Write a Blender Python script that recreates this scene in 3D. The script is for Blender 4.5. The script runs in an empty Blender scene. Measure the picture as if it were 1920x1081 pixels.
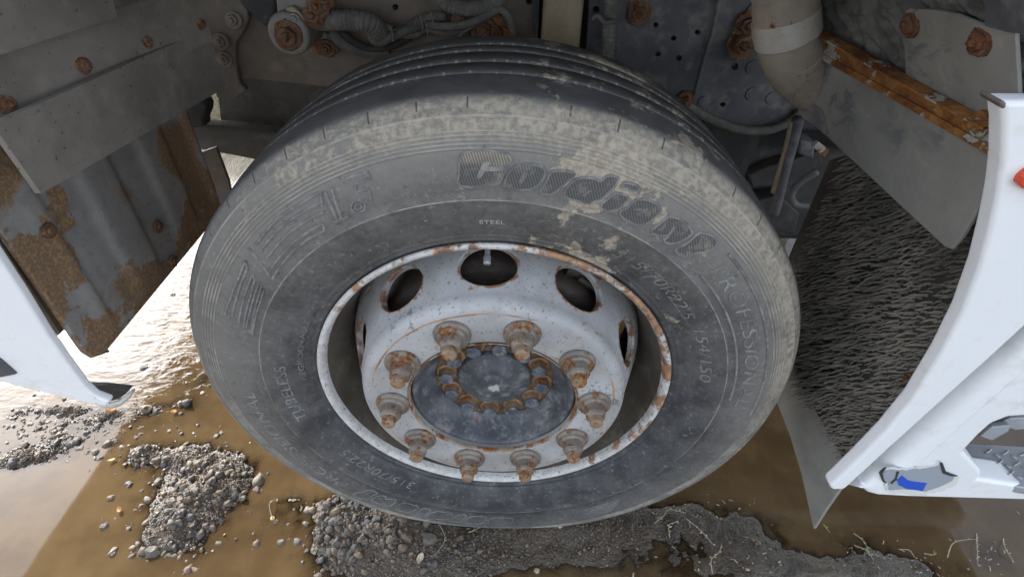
import bpy, bmesh, math, random
import numpy as np
from mathutils import Vector, Matrix, noise as mnoise
from mathutils.geometry import tessellate_polygon
random.seed(7)
rng = np.random.default_rng(7)
S = bpy.context.scene
COL = S.collection
R = math.radians

# ------------------------------------------------------------------ camera, sky, sun, exposure
FPX, PITCH, YAW, ROLL = 1016.1, R(39.63), R(0.32), R(1.5)
CAM = Vector((0.030, -0.613, 1.1974))
_cp, _sp, _cy, _sy = math.cos(PITCH), math.sin(PITCH), math.cos(YAW), math.sin(YAW)
FWD = Vector((-_sy * _cp, _cy * _cp, -_sp))
_rt = Vector((_cy, _sy, 0)); _up = _rt.cross(FWD)
RT = math.cos(ROLL) * _rt + math.sin(ROLL) * _up
UP = -math.sin(ROLL) * _rt + math.cos(ROLL) * _up
cd = bpy.data.cameras.new("camera"); cam = bpy.data.objects.new("camera", cd); COL.objects.link(cam)
cd.sensor_width = 36; cd.lens = FPX / 1920 * 36; cd.clip_start = 0.02; cd.clip_end = 2000
M = Matrix.Identity(4)
for i in range(3):
    M[i][0], M[i][1], M[i][2], M[i][3] = RT[i], UP[i], -FWD[i], CAM[i]
cam.matrix_world = M
S.camera = cam

SUN_EL, SUN_AZ = R(29), R(-47)          # azimuth from +Y towards +X
world = bpy.data.worlds.new("World"); S.world = world; world.use_nodes = True
wn = world.node_tree; bg = wn.nodes["Background"]
sky = wn.nodes.new("ShaderNodeTexSky"); sky.sky_type = 'NISHITA'; sky.sun_disc = False
sky.sun_elevation = SUN_EL; sky.sun_rotation = SUN_AZ; sky.dust_density = 2.0; sky.air_density = 1.0
bw = wn.nodes.new("ShaderNodeRGBToBW"); wn.links.new(sky.outputs[0], bw.inputs[0])
cl = wn.nodes.new("ShaderNodeTexNoise"); tcw = wn.nodes.new("ShaderNodeTexCoord"); wn.links.new(tcw.outputs["Generated"], cl.inputs["Vector"])
cl.inputs["Scale"].default_value = 2.6; cl.inputs["Detail"].default_value = 6; cl.inputs["Roughness"].default_value = .6
mr = wn.nodes.new("ShaderNodeMapRange"); wn.links.new(cl.outputs["Fac"], mr.inputs[0]); mr.inputs[1].default_value = .36; mr.inputs[2].default_value = .60; mr.inputs[3].default_value = .25; mr.inputs[4].default_value = .85
wh = wn.nodes.new("ShaderNodeMix"); wh.data_type = 'RGBA'; wh.blend_type = 'MULTIPLY'; wh.inputs[0].default_value = 1; wn.links.new(bw.outputs[0], wh.inputs[6]); wh.inputs[7].default_value = (1.58, 1.66, 1.80, 1)   # thin bright cloud over the blue
mx = wn.nodes.new("ShaderNodeMix"); mx.data_type = 'RGBA'; wn.links.new(mr.outputs[0], mx.inputs[0]); wn.links.new(sky.outputs[0], mx.inputs[6]); wn.links.new(wh.outputs[2], mx.inputs[7])
wn.links.new(mx.outputs[2], bg.inputs[0]); bg.inputs[1].default_value = 0.15
sd = bpy.data.lights.new("sun", 'SUN'); sd.energy = 2.0; sd.angle = R(0.6); sd.color = (1, .93, .82)
sun = bpy.data.objects.new("sun", sd); COL.objects.link(sun)
sv = Vector((math.sin(SUN_AZ) * math.cos(SUN_EL), math.cos(SUN_AZ) * math.cos(SUN_EL), math.sin(SUN_EL)))
sun.rotation_euler = sv.to_track_quat('Z', 'Y').to_euler(); sun.location = (0, 0, 6)
S.view_settings.view_transform = 'Standard'; S.view_settings.look = 'None'
S.view_settings.exposure = 1.75; S.view_settings.gamma = 1; S.view_settings.use_curve_mapping = False

# ------------------------------------------------------------------ measuring helpers: where a sight line meets a real plane
def ray(px, py):
    return (FWD * FPX + RT * (px - 960) - UP * (py - 540.5)).normalized()
def aty(px, py, y):
    d = ray(px, py); return CAM + d * ((y - CAM.y) / d.y)
def atx(px, py, x):
    d = ray(px, py); return CAM + d * ((x - CAM.x) / d.x)
def atz(px, py, z=0.0):
    d = ray(px, py); return CAM + d * ((z - CAM.z) / d.z)
def onpl(px, py, p0, n):
    d = ray(px, py); return CAM + d * ((p0 - CAM).dot(n) / d.dot(n))

# ------------------------------------------------------------------ material helpers
class NT:
    def __init__(s, name):
        s.m = bpy.data.materials.new(name); s.m.use_nodes = True
        s.t = s.m.node_tree; s.b = s.t.nodes["Principled BSDF"]
        s._oc = None
    def new(s, k): return s.t.nodes.new(k)
    def lk(s, a, b):
        if isinstance(a, (int, float)): b.default_value = a
        elif isinstance(a, (tuple, list)): b.default_value = tuple(a) + ((1,) if len(a) == 3 and len(b.default_value) == 4 else ())
        else: s.t.links.new(a, b)
    @property
    def oc(s):
        if s._oc is None: s._oc = s.new("ShaderNodeTexCoord").outputs["Object"]
        return s._oc
    def pos(s): return s.new("ShaderNodeNewGeometry").outputs["Position"]
    def rnd(s): return s.new("ShaderNodeObjectInfo").outputs["Random"]
    def scl(s, v, sc, off=(0, 0, 0)):
        n = s.new("ShaderNodeMapping"); s.lk(v, n.inputs[0]); n.inputs["Scale"].default_value = sc; n.inputs["Location"].default_value = off
        return n.outputs[0]
    def noise(s, v, scale, det=4, rough=.55, dist=0.0):
        n = s.new("ShaderNodeTexNoise"); s.lk(v, n.inputs["Vector"]); n.inputs["Scale"].default_value = scale
        n.inputs["Detail"].default_value = det; n.inputs["Roughness"].default_value = rough; n.inputs["Distortion"].default_value = dist
        return n.outputs["Fac"]
    def voro(s, v, scale, feat='F1', out="Distance", rnd=1.0):
        n = s.new("ShaderNodeTexVoronoi"); n.feature = feat; s.lk(v, n.inputs["Vector"]); n.inputs["Scale"].default_value = scale
        n.inputs["Randomness"].default_value = rnd
        return n.outputs[out]
    def step(s, f, a, b, lo=0.0, hi=1.0):
        n = s.new("ShaderNodeMapRange"); n.interpolation_type = 'SMOOTHSTEP' if a < b else 'LINEAR'
        s.lk(f, n.inputs[0]); n.inputs[1].default_value = a; n.inputs[2].default_value = b; n.inputs[3].default_value = lo; n.inputs[4].default_value = hi
        return n.outputs[0]
    def ma(s, op, a, b=0.0, c=None):
        n = s.new("ShaderNodeMath"); n.operation = op; s.lk(a, n.inputs[0]); s.lk(b, n.inputs[1])
        if c is not None: s.lk(c, n.inputs[2])
        return n.outputs[0]
    def mix(s, f, a, b, bl='MIX'):
        n = s.new("ShaderNodeMix"); n.data_type = 'RGBA'; n.blend_type = bl; s.lk(f, n.inputs[0]); s.lk(a, n.inputs[6]); s.lk(b, n.inputs[7])
        return n.outputs[2]
    def sep(s, v):
        n = s.new("ShaderNodeSeparateXYZ"); s.lk(v, n.inputs[0]); return n.outputs
    def comb(s, x, y, z):
        n = s.new("ShaderNodeCombineXYZ"); s.lk(x, n.inputs[0]); s.lk(y, n.inputs[1]); s.lk(z, n.inputs[2]); return n.outputs[0]
    def bump(s, h, st=.3, dist=.002, nrm=None):
        n = s.new("ShaderNodeBump"); n.inputs["Strength"].default_value = st; n.inputs["Distance"].default_value = dist
        s.lk(h, n.inputs["Height"])
        if nrm is not None: s.lk(nrm, n.inputs["Normal"])
        return n.outputs[0]
    def out(s, col, rough=.6, metal=0.0, nrm=None, spec=.5):
        s.lk(col, s.b.inputs["Base Color"]); s.lk(rough, s.b.inputs["Roughness"]); s.lk(metal, s.b.inputs["Metallic"])
        s.lk(spec, s.b.inputs["Specular IOR Level"])
        if nrm is not None: s.lk(nrm, s.b.inputs["Normal"])
        return s.m

RUSTA, RUSTB, RUSTC = (.13, .042, .016), (.30, .125, .035), (.07, .028, .016)
DUST = (.30, .265, .21)

def grime(name, base, base2, rust=0.0, dust=.4, rough=.6, metal=0.0, scale=9.0, rscale=11.0, dustcol=DUST, bump=.25, speck=0.0, space=None, rustb=RUSTB, spec=.4):
    """weathered surface: mottled base, patches of rust, film of dry dust, dark specks"""
    n = NT(name); v = n.pos() if space == 'pos' else n.oc
    if space == 'rnd':
        a = n.new("ShaderNodeVectorMath"); a.operation = 'ADD'; n.lk(n.oc, a.inputs[0]); r_ = n.rnd()
        n.lk(n.comb(r_, n.ma('MULTIPLY', r_, 7.3), n.ma('MULTIPLY', r_, 13.1)), a.inputs[1]); v = a.outputs[0]
    n1 = n.noise(v, scale, 6, .62); n2 = n.noise(v, scale * 6, 5, .6); n3 = n.noise(n.scl(v, (1, 1, 1), (3.1, 1.7, 9.2)), rscale, 7, .66)
    c = n.mix(n.step(n1, .35, .65), base, base2)
    h = n.ma('ADD', n.ma('MULTIPLY', n1, .5), n.ma('MULTIPLY', n2, .35))
    ro = rough
    dm = None
    if dust > 0:
        dm = n.ma('MULTIPLY', n.step(n.ma('ADD', n.ma('MULTIPLY', n2, .45), n.ma('MULTIPLY', n.noise(v, scale * 1.7, 5, .6), .6)), .62 - .3 * dust, .72), min(1, dust + .25))
        c = n.mix(dm, c, dustcol)
    if rust > 0:
        th = .70 - .34 * rust
        rm = n.step(n3, th, th + .06)
        rc = n.mix(n.step(n2, .38, .62), RUSTA, rustb); rc = n.mix(n.step(n.noise(v, scale * 14, 3), .55, .7), rc, RUSTC)
        c = n.mix(rm, c, rc); h = n.ma('ADD', h, n.ma('MULTIPLY', rm, n.ma('ADD', .3, n2)))
        ro = n.ma('MAXIMUM', rough, n.ma('MULTIPLY', rm, .85))
        if metal: metal = n.ma('MULTIPLY', n.ma('SUBTRACT', 1.0, rm), metal)
    if speck > 0:
        sm = n.step(n.noise(v, 160, 3, .6), .70 - speck * .12, .74 - speck * .12)
        c = n.mix(n.ma('MULTIPLY', sm, .8), c, (.035, .033, .03))
    return n.out(c, ro, metal, n.bump(h, bump, .004), spec)

# ------------------------------------------------------------------ mesh helpers
def link(name, verts, faces, mat, parent=None, smooth=False, origin=None, bevel=0.0, seg=2, sub=None, mats=None, fm=None):
    me = bpy.data.meshes.new(name)
    if origin is None:
        o3 = Vector((0, 0, 0))
        if len(verts): a = np.array([tuple(v) for v in verts]); o3 = Vector((a[:, 0].mean(), a[:, 1].mean(), a[:, 2].min()))
    else: o3 = Vector(origin)
    me.from_pydata([tuple(Vector(v) - o3) for v in verts], [], [tuple(int(i) for i in f) for f in faces])
    for m in (mats or [mat]): me.materials.append(m)
    if fm is not None: me.polygons.foreach_set("material_index", fm)
    if smooth: me.polygons.foreach_set("use_smooth", [True] * len(me.polygons))
    me.update()
    o = bpy.data.objects.new(name, me); COL.objects.link(o); o.location = o3
    if parent is not None:
        o.parent = parent
        o.location = o3 - world_loc(parent)
    if bevel:
        b = o.modifiers.new("edge", 'BEVEL'); b.width = bevel; b.segments = seg; b.limit_method = 'ANGLE'; b.angle_limit = R(35)
        b.harden_normals = False
        if smooth is False: me.polygons.foreach_set("use_smooth", [True] * len(me.polygons)); smooth_angle(o)
    elif smooth: pass
    return o
def smooth_angle(o, ang=40):
    w = o.modifiers.new("weighted", 'WEIGHTED_NORMAL'); w.keep_sharp = True; w.weight = 100
def world_loc(o):
    v = Vector(o.location)
    while o.parent: o = o.parent; v = v + Vector(o.location)
    return v
def tag(o, label=None, cat=None, group=None, kind=None):
    if label: o["label"] = label
    if cat: o["category"] = cat
    if group: o["group"] = group
    if kind: o["kind"] = kind
    return o

class MB:
    """collects simple solids and links them as one mesh"""
    def __init__(s): s.v = []; s.f = []; s.fm = []
    def add(s, v, f, mi=0):
        k = len(s.v); s.v += [Vector(p) for p in v]; s.f += [tuple(i + k for i in g) for g in f]; s.fm += [mi] * len(f); return s
    def box(s, lo, hi, mi=0):
        (a, b, c), (d, e, g) = lo, hi
        return s.add([(a, b, c), (d, b, c), (d, e, c), (a, e, c), (a, b, g), (d, b, g), (d, e, g), (a, e, g)],
                     [(0, 3, 2, 1), (4, 5, 6, 7), (0, 1, 5, 4), (1, 2, 6, 5), (2, 3, 7, 6), (3, 0, 4, 7)], mi)
    def prism(s, p, axis, prof, n=6, rot=0.0, mi=0, cap=True):
        """stack of n-gons: prof = [(distance along axis, radius, n or None)]"""
        axis = Vector(axis).normalized(); t = axis.orthogonal().normalized(); b = axis.cross(t); p = Vector(p)
        v = []; f = []
        for d, r in prof:
            for i in range(n):
                a = rot + 2 * math.pi * i / n
                v.append(p + axis * d + (t * math.cos(a) + b * math.sin(a)) * r)
        for j in range(len(prof) - 1):
            for i in range(n):
                i2 = (i + 1) % n; f.append((j * n + i, j * n + i2, (j + 1) * n + i2, (j + 1) * n + i))
        if cap: f.append(tuple((len(prof) - 1) * n + i for i in range(n))); f.append(tuple(reversed(range(n))))
        return s.add(v, f, mi)
    def link(s, name, mat, parent=None, **k):
        return link(name, s.v, s.f, mat, parent, fm=s.fm if k.get('mats') else None, **k)

def slab(pts, nrm, th, holes=()):
    """flat plate from a 3-D outline (with holes), thickness th along nrm"""
    nrm = Vector(nrm).normalized()
    loops = [[Vector(p) for p in pts]] + [[Vector(p) for p in h] for h in holes]
    flat = [p for l in loops for p in l]; n = len(flat)
    tris = tessellate_polygon(loops)
    v = flat + [p + nrm * th for p in flat]; f = []
    for t in tris:
        a, b, c = t
        if (flat[b] - flat[a]).cross(flat[c] - flat[a]).dot(nrm) > 0: a, c = c, a
        f.append((a, b, c)); f.append((n + c, n + b, n + a))
    k = 0
    for l in loops:
        m = len(l)
        for i in range(m):
            j = (i + 1) % m; f.append((k + i, k + j, n + k + j, n + k + i))
        k += m
    bm = bmesh.new(); vs = [bm.verts.new(p) for p in v]
    for g in f:
        try: bm.faces.new([vs[i] for i in g])
        except ValueError: pass
    bmesh.ops.recalc_face_normals(bm, faces=bm.faces)
    bmesh.ops.dissolve_limit(bm, angle_limit=R(1), verts=bm.verts, edges=bm.edges)
    bm.verts.index_update()
    v = [p.co.copy() for p in bm.verts]; f = [[q.index for q in g.verts] for g in bm.faces]; bm.free()
    return v, f
def smooth_poly(pts, it=2, keep=()):
    for _ in range(it):
        q = []
        for i in range(len(pts)):
            a, b = Vector(pts[i]), Vector(pts[(i + 1) % len(pts)]); q += [a * .75 + b * .25, a * .25 + b * .75]
        pts = q
    return pts
def plate(name, outline, fn, th, mat, parent, holes=(), bevel=0.0, away=None, soft=0, seg=2):
    """outline in photo pixels carried onto a real plane by fn; thickness goes away from the viewer"""
    pts = [fn(*p) for p in outline]
    if soft: pts = smooth_poly(pts, soft)
    hs = [[fn(h[0] + h[2] * math.cos(a), h[1] + (h[3] if len(h) > 3 else h[2]) * math.sin(a)) for a in np.linspace(0, 2 * math.pi, 14)[:-1]] for h in holes]
    n = (pts[len(pts) // 3] - pts[0]).cross(pts[2 * len(pts) // 3] - pts[0]).normalized()
    if n.dot(pts[0] - CAM) < 0: n = -n
    v, f = slab(pts, away or n, th, hs)
    return link(name, v, f, mat, parent, bevel=bevel, seg=seg)
def spline(pts, n=8):
    pts = [Vector(p) for p in pts]; out = []
    P = [pts[0] * 2 - pts[1]] + pts + [pts[-1] * 2 - pts[-2]]
    for i in range(1, len(P) - 2):
        for k in range(n):
            t = k / n; a, b, c, d = P[i - 1], P[i], P[i + 1], P[i + 2]
            out.append(.5 * ((2 * b) + (c - a) * t + (2 * a - 5 * b + 4 * c - d) * t * t + (3 * b - a - 3 * c + d) * t ** 3))
    out.append(pts[-1]); return out
def tube_geo(pts, r, n=10, per=0.0, amp=0.0, dens=8, taper=None):
    p = spline(pts, dens)
    if per:
        L = [0.0]
        for i in range(1, len(p)): L.append(L[-1] + (p[i] - p[i - 1]).length)
        m = max(8, int(L[-1] / per * 4)); q = []
        for k in range(m + 1):
            s_ = L[-1] * k / m; i = min(len(L) - 2, max(0, int(np.searchsorted(L, s_)) - 1)); t = (s_ - L[i]) / max(1e-9, L[i + 1] - L[i]); q.append(p[i].lerp(p[i + 1], t))
        p = q
    v = []; f = []; ref = Vector((.13, .31, .94)); N = len(p)
    for i in range(N):
        d = (p[min(i + 1, N - 1)] - p[max(i - 1, 0)]).normalized(); t = d.cross(ref).normalized(); b = d.cross(t)
        rr = r * (1 + (amp if (i % 4) in (0, 1) else -amp)) if per else r
        if taper: rr *= taper(i / (N - 1))
        for k in range(n):
            a = 2 * math.pi * k / n; v.append(p[i] + (t * math.cos(a) + b * math.sin(a)) * rr)
    for i in range(N - 1):
        for k in range(n):
            k2 = (k + 1) % n; f.append((i * n + k, i * n + k2, (i + 1) * n + k2, (i + 1) * n + k))
    f.append(tuple(reversed(range(n)))); f.append(tuple((N - 1) * n + k for k in range(n)))
    return v, f
def tube(name, pts, r, mat, parent, **k):
    v, f = tube_geo(pts, r, **k); return link(name, v, f, mat, parent, smooth=True)

W = Vector((0, 0, .475))             # wheel centre
def pol(r, a, y): return Vector((r * math.sin(a), y, r * math.cos(a)))   # about the axle, a clockwise from the top
def lathe(name, prof, mat, parent, n=192, deform=None, mats=None, mi=None, closed=False):
    v = []; f = []; fm = []
    for k in range(n):
        a = 2 * math.pi * k / n
        for (r, y) in prof:
            p = pol(r, a, y)
            if deform: p = deform(p)
            v.append(p + W)
    m = len(prof)
    for k in range(n):
        k2 = (k + 1) % n
        for j in range(m - 1):
            f.append((k * m + j, k2 * m + j, k2 * m + j + 1, k * m + j + 1)); fm.append(mi(prof[j]) if mi else 0)
    return link(name, v, f, mat, parent, smooth=True, origin=W, mats=mats, fm=fm if mats else None)

# ------------------------------------------------------------------ materials
def make_tyre():
    n = NT("tyre_rubber"); v = n.oc; s = n.sep(v)
    r = n.ma('SQRT', n.ma('ADD', n.ma('MULTIPLY', s[0], s[0]), n.ma('MULTIPLY', s[2], s[2])))
    ang = n.ma('ARCTAN2', s[0], s[2]); y = s[1]
    side = n.step(y, .006, -.004)                       # 1 on the sidewall, 0 on the tread
    # direction factors
    def towards(adeg): a = R(adeg); return n.ma('DIVIDE', n.ma('ADD', n.ma('MULTIPLY', s[0], math.sin(a)), n.ma('MULTIPLY', s[2], math.cos(a))), r)
    topr = towards(38); top = towards(-5)
    big = n.noise(v, 7, 6, .65); mid = n.noise(v, 26, 6, .65); fine = n.noise(v, 130, 4, .6); vf = n.noise(v, 420, 3, .6)
    base = n.mix(n.step(mid, .35, .65), (.032, .033, .036), (.068, .069, .073))
    # thin dry dust film, stronger on the outer half of the sidewall and near the top
    outer = n.step(r, .31, .50)
    film = n.ma('ADD', n.ma('MULTIPLY', outer, .42), n.ma('ADD', n.ma('MULTIPLY', top, .12), n.ma('ADD', n.ma('MULTIPLY', big, .55), n.ma('MULTIPLY', fine, .35))))
    fm = n.ma('MULTIPLY', n.step(film, .34, 1.02), n.ma('ADD', .20, n.ma('MULTIPLY', side, .50)))
    c = n.mix(fm, base, (.235, .220, .194))
    fm = n.ma('MULTIPLY', fm, n.ma('ADD', .50, n.ma('MULTIPLY', n.step(n.noise(n.scl(v, (1, 1, 1), (.3, .9, .5)), 5.0, 5, .6), .40, .58), .62)))
    # fine scuffs
    sc = n.noise(n.comb(n.ma('MULTIPLY', ang, 9.0), n.ma('MULTIPLY', r, 90.0), n.ma('MULTIPLY', y, 60.0)), 2.2, 5, .7)
    c = n.mix(n.ma('MULTIPLY', n.step(sc, .58, .72), .30), c, (.26, .25, .235))
    fl = n.ma('MULTIPLY', n.step(n.noise(v, 110, 6, .8), .57, .66), side); c = n.mix(n.ma('MULTIPLY', fl, .5), c, (.32, .305, .28))
    dk = n.step(n.noise(n.scl(v, (1, 1, 1), (2, 8, 3)), 75, 6, .75), .60, .68); c = n.mix(n.ma('MULTIPLY', dk, .6), c, (.026, .027, .03))
    # caked mud on the shoulder, thickest at the upper right
    shoulder = n.ma('MULTIPLY', n.step(r, .445, .472), n.ma('SUBTRACT', 1.0, n.step(n.ma('ADD', y, n.ma('MULTIPLY', mid, .03)), .006, .026)))
    crv = n.noise(n.comb(n.ma('MULTIPLY', ang, 5.0), n.ma('MULTIPLY', r, 34.0), n.ma('MULTIPLY', y, 34.0)), 1.7, 8, .72)
    mm = n.ma('ADD', n.ma('MULTIPLY', n.ma('ADD', n.ma('MULTIPLY', crv, .55), n.ma('MULTIPLY', big, .5)), 1.0), n.ma('MULTIPLY', topr, .23))
    mm = n.ma('ADD', mm, n.ma('MULTIPLY', n.ma('SUBTRACT', fine, .5), .35)); mudm = n.ma('MULTIPLY', n.step(mm, .56, .74), shoulder)
    # splashes on tread and lettering band
    tr = n.ma('ADD', n.noise(n.scl(v, (1, .7, 1), (5, 2, 1)), 13, 8, .72), n.ma('MULTIPLY', n.step(towards(22), .93, .995), .15))
    spl = n.ma('MULTIPLY', n.step(tr, .655, .69), .9)
    band = n.ma('MULTIPLY', n.ma('MULTIPLY', n.step(n.ma('ADD', n.noise(v, 21, 9, .75), n.ma('MULTIPLY', towards(12), .07)), .655, .71), side), n.step(fine, .30, .5, .3, 1.0))
    mud = n.mix(n.step(fine, .35, .65), (.245, .21, .16), (.395, .345, .27))
    allm = n.ma('MAXIMUM', n.ma('MULTIPLY', mudm, .72), n.ma('MAXIMUM', spl, n.ma('MULTIPLY', band, .65)))
    c = n.mix(allm, c, mud)
    # raised hairlines: painted ridge highlight, mixed with the pale dirt they hold
    rib = n.ma('MULTIPLY', n.ma('LESS_THAN', n.ma('ABSOLUTE', n.ma('SUBTRACT', n.ma('FRACT', n.ma('DIVIDE', n.ma('SUBTRACT', r, .446), .0046)), .35)), .22), n.ma('LESS_THAN', n.ma('ABSOLUTE', n.ma('SUBTRACT', r, .4575)), .0115))
    rib = n.ma('MAXIMUM', rib, n.ma('LESS_THAN', n.ma('ABSOLUTE', n.ma('SUBTRACT', r, .4815)), .0011)); rib = n.ma('MAXIMUM', rib, n.ma('LESS_THAN', n.ma('ABSOLUTE', n.ma('SUBTRACT', r, .3795)), .0008))
    rib = n.ma('MULTIPLY', n.ma('MULTIPLY', rib, side), n.step(n.noise(v, 17, 6, .7), .40, .62, .12, .75))
    c = n.mix(rib, c, (.36, .33, .275))
    # near-black flecks, only towards the bottom of the wall
    c = n.mix(n.ma('MULTIPLY', n.step(n.noise(v, 60, 4, .7), .70, .73), n.step(towards(185), .80, .95)), c, (.012, .012, .012))
    # sipes: small slits on the rib edges and dashes at the shoulder
    def slits(cnt, wd, y0, y1, ph=0.0):
        fr = n.ma('FRACT', n.ma('ADD', n.ma('MULTIPLY', ang, cnt / (2 * math.pi)), ph + 10.0))
        a_ = n.ma('LESS_THAN', n.ma('ABSOLUTE', n.ma('SUBTRACT', fr, .5)), wd)
        return n.ma('MULTIPLY', a_, n.ma('LESS_THAN', n.ma('ABSOLUTE', n.ma('SUBTRACT', y, (y0 + y1) / 2)), (y1 - y0) / 2))
    gate = n.step(n.noise(v, 14, 4, .6), .38, .46)
    slit = None
    for yc in (.068, .113, .158, .196):
        q = slits(190, .10, yc - .0075, yc + .0075, yc * 7)
        slit = q if slit is None else n.ma('MAXIMUM', slit, q)
    sh = n.ma('MULTIPLY', n.ma('MULTIPLY', slits(52, .018, -.03, .002), gate), n.ma('GREATER_THAN', n.ma('ADD', r, n.ma('MULTIPLY', mid, .012)), .4925))
    slit_all = n.ma('MAXIMUM', slit, sh)
    c = n.mix(n.ma('MULTIPLY', sh, .75), c, (.015, .015, .016))
    c = n.mix(n.ma('MULTIPLY', slit, n.step(mid, .44, .56, .0, .75)), c, (.30, .29, .28))
    h = n.ma('ADD', n.ma('MULTIPLY', fine, .25), n.ma('ADD', n.ma('MULTIPLY', vf, .12), n.ma('MULTIPLY', allm, n.ma('ADD', .45, n.ma('MULTIPLY', fine, .8)))))
    h = n.ma('SUBTRACT', h, n.ma('MULTIPLY', slit_all, .8))
    ro = n.ma('ADD', .50, n.ma('MULTIPLY', n.ma('MAXIMUM', fm, allm), .35))
    return n.out(c, ro, 0.0, n.bump(h, .55, .0022), .42)

def make_hatch():
    n = NT("tyre_hatching"); v = n.oc; s = n.sep(v)
    w = n.ma('SINE', n.ma('MULTIPLY', n.ma('ADD', n.ma('MULTIPLY', s[0], 1.0), n.ma('MULTIPLY', s[2], .30)), 2 * math.pi / .0034))
    line = n.step(w, -.35, .35)
    nn = n.noise(v, 30, 5, .6); up = n.step(n.ma('ADD', n.ma('SUBTRACT', s[2], n.ma('MULTIPLY', s[0], .0)), n.ma('MULTIPLY', nn, .05)), .442, .465)
    hi = n.mix(n.ma('MAXIMUM', n.ma('MULTIPLY', n.step(nn, .57, .66), .7), n.ma('MULTIPLY', up, .9)), (.125, .122, .115), (.34, .295, .235))
    c = n.mix(line, n.mix(.45, (.04, .04, .041), hi), hi); c = n.mix(n.ma('MULTIPLY', n.step(n.noise(v, 48, 7, .72), .52, .60), .6), c, (.20, .185, .16))
    return n.out(c, .75, 0.0, n.bump(line, .8, .0015), .3)

MT = {}
MT['tyre'] = make_tyre(); MT['hatch'] = make_hatch()
MT['pale'] = grime("chalky_lettering", (.36, .35, .33), (.42, .41, .385), dust=.3, scale=30)
MT['letter'] = grime("tyre_lettering", (.105, .105, .107), (.165, .162, .157), dust=.62, scale=25, dustcol=(.29, .28, .255), rough=.75)

def make_disc():
    n = NT("wheel_paint"); v = n.oc; s = n.sep(v)
    n1 = n.noise(v, 9, 5, .6); n2 = n.noise(v, 60, 5, .6); n3 = n.noise(v, 34, 7, .7); n4 = n.noise(n.scl(v, (1, 1, 1), (4, 4, 4)), 16, 7, .68); n5 = n.noise(v, 190, 3, .5)
    c = n.mix(n.step(n1, .35, .65), (.32, .32, .322), (.42, .42, .42))
    c = n.mix(n.ma('MULTIPLY', n.step(n4, .46, .62), .6), c, (.30, .285, .26))     # road film
    c = n.mix(n.ma('MULTIPLY', n.step(n.noise(v, 33, 7, .74), .65, .665), .7), c, (.21, .21, .215))   # chipped paint
    c = n.mix(n.ma('MULTIPLY', n.step(n5, .63, .67), .75), c, (.17, .14, .115))            # specks
    rm = n.ma('MAXIMUM', n.step(n3, .635, .665), n.step(n.noise(n.scl(v, (1, 1, 1), (7, 1, 2)), 75, 4, .6), .70, .72))
    rc = n.mix(n.step(n2, .4, .6), (.20, .075, .02), (.38, .19, .07))
    rr = n.ma('SQRT', n.ma('ADD', n.ma('MULTIPLY', s[0], s[0]), n.ma('MULTIPLY', s[2], s[2])))
    t = n.ma('SUBTRACT', n.ma('FRACT', n.ma('ADD', n.ma('DIVIDE', n.ma('ADD', n.ma('ARCTAN2', s[0], s[2]), R(2.4)), math.pi / 5), 10.5)), .5)
    ar = n.ma('MULTIPLY', n.ma('MULTIPLY', t, math.pi / 5), rr); ar = n.ma('DIVIDE', ar, .0445); yy = n.ma('DIVIDE', n.ma('SUBTRACT', s[1], .0265), .0335)
    hd = n.ma('SQRT', n.ma('ADD', n.ma('MULTIPLY', ar, ar), n.ma('MULTIPLY', yy, yy)))
    fr = n.step(n.ma('ADD', hd, n.ma('MULTIPLY', n.noise(v, 60, 5, .68), .75)), 1.43, 1.37)
    rm = n.ma('MAXIMUM', rm, n.ma('MULTIPLY', fr, n.ma('GREATER_THAN', s[1], -.014)))
    seam = n.ma('MULTIPLY', n.ma('LESS_THAN', n.ma('ABSOLUTE', n.ma('SUBTRACT', rr, n.ma('ADD', .197, n.ma('MULTIPLY', n2, .004)))), .0014), n.step(n1, .46, .54))
    rm = n.ma('MAXIMUM', rm, seam)
    c = n.mix(n.ma('MULTIPLY', n.step(n.ma('ADD', n.noise(v, 70, 7, .74), n.ma('MULTIPLY', n.step(n.noise(v, 7, 2), .54, .64), .11)), .66, .675), .8), c, (.13, .13, .14))
    c = n.mix(n.ma('MULTIPLY', rm, .85), c, rc)
    return n.out(c, n.ma('ADD', .36, n.ma('MULTIPLY', n4, .25)), 0.0, n.bump(n.ma('ADD', n2, rm), .12, .002), .5)
def make_lip():
    n = NT("rim_flange_paint"); v = n.oc
    n2 = n.noise(v, 70, 5, .6); n3 = n.noise(v, 22, 8, .74); n5 = n.noise(v, 240, 3, .55); s = n.sep(v)
    ur = n.ma('MULTIPLY', n.ma('ADD', s[0], s[2]), .24)
    c = n.mix(n.step(n2, .35, .65), (.46, .45, .43), (.58, .57, .55))
    rm = n.step(n.ma('ADD', n3, ur), .535, .60)
    rc = n.mix(n.step(n2, .4, .6), (.17, .065, .022), (.34, .17, .065))
    c = n.mix(n.ma('MULTIPLY', rm, .9), c, rc); c = n.mix(n.ma('MULTIPLY', n.step(n5, .605, .65), .75), c, (.16, .115, .08))
    return n.out(c, .6, 0.0, n.bump(n.ma('ADD', n2, rm), .3, .003))
MT['disc'] = make_disc(); MT['lip'] = make_lip()
MT['well'] = grime("rim_well_grime", (.070, .056, .043), (.125, .105, .083), rust=.12, dust=.30, dustcol=(.26, .235, .19), scale=9, rough=.6)
MT['rustedge'] = grime("rusty_edge", (.33, .30, .26), (.25, .16, .08), rust=.62, dust=.3, scale=30, rscale=34)
MT['nut'] = grime("lug_nut_metal", (.235, .21, .18), (.165, .142, .12), rust=.56, dust=.5, scale=30, rscale=42, rough=.55, metal=.25, space='rnd', rustb=(.25, .13, .055), dustcol=(.29, .24, .18))
MT['stud'] = grime("stud_end", (.21, .135, .075), (.29, .22, .155), rust=.6, dust=.25, scale=40, rscale=50, space='rnd', rustb=(.34, .15, .05))
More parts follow.
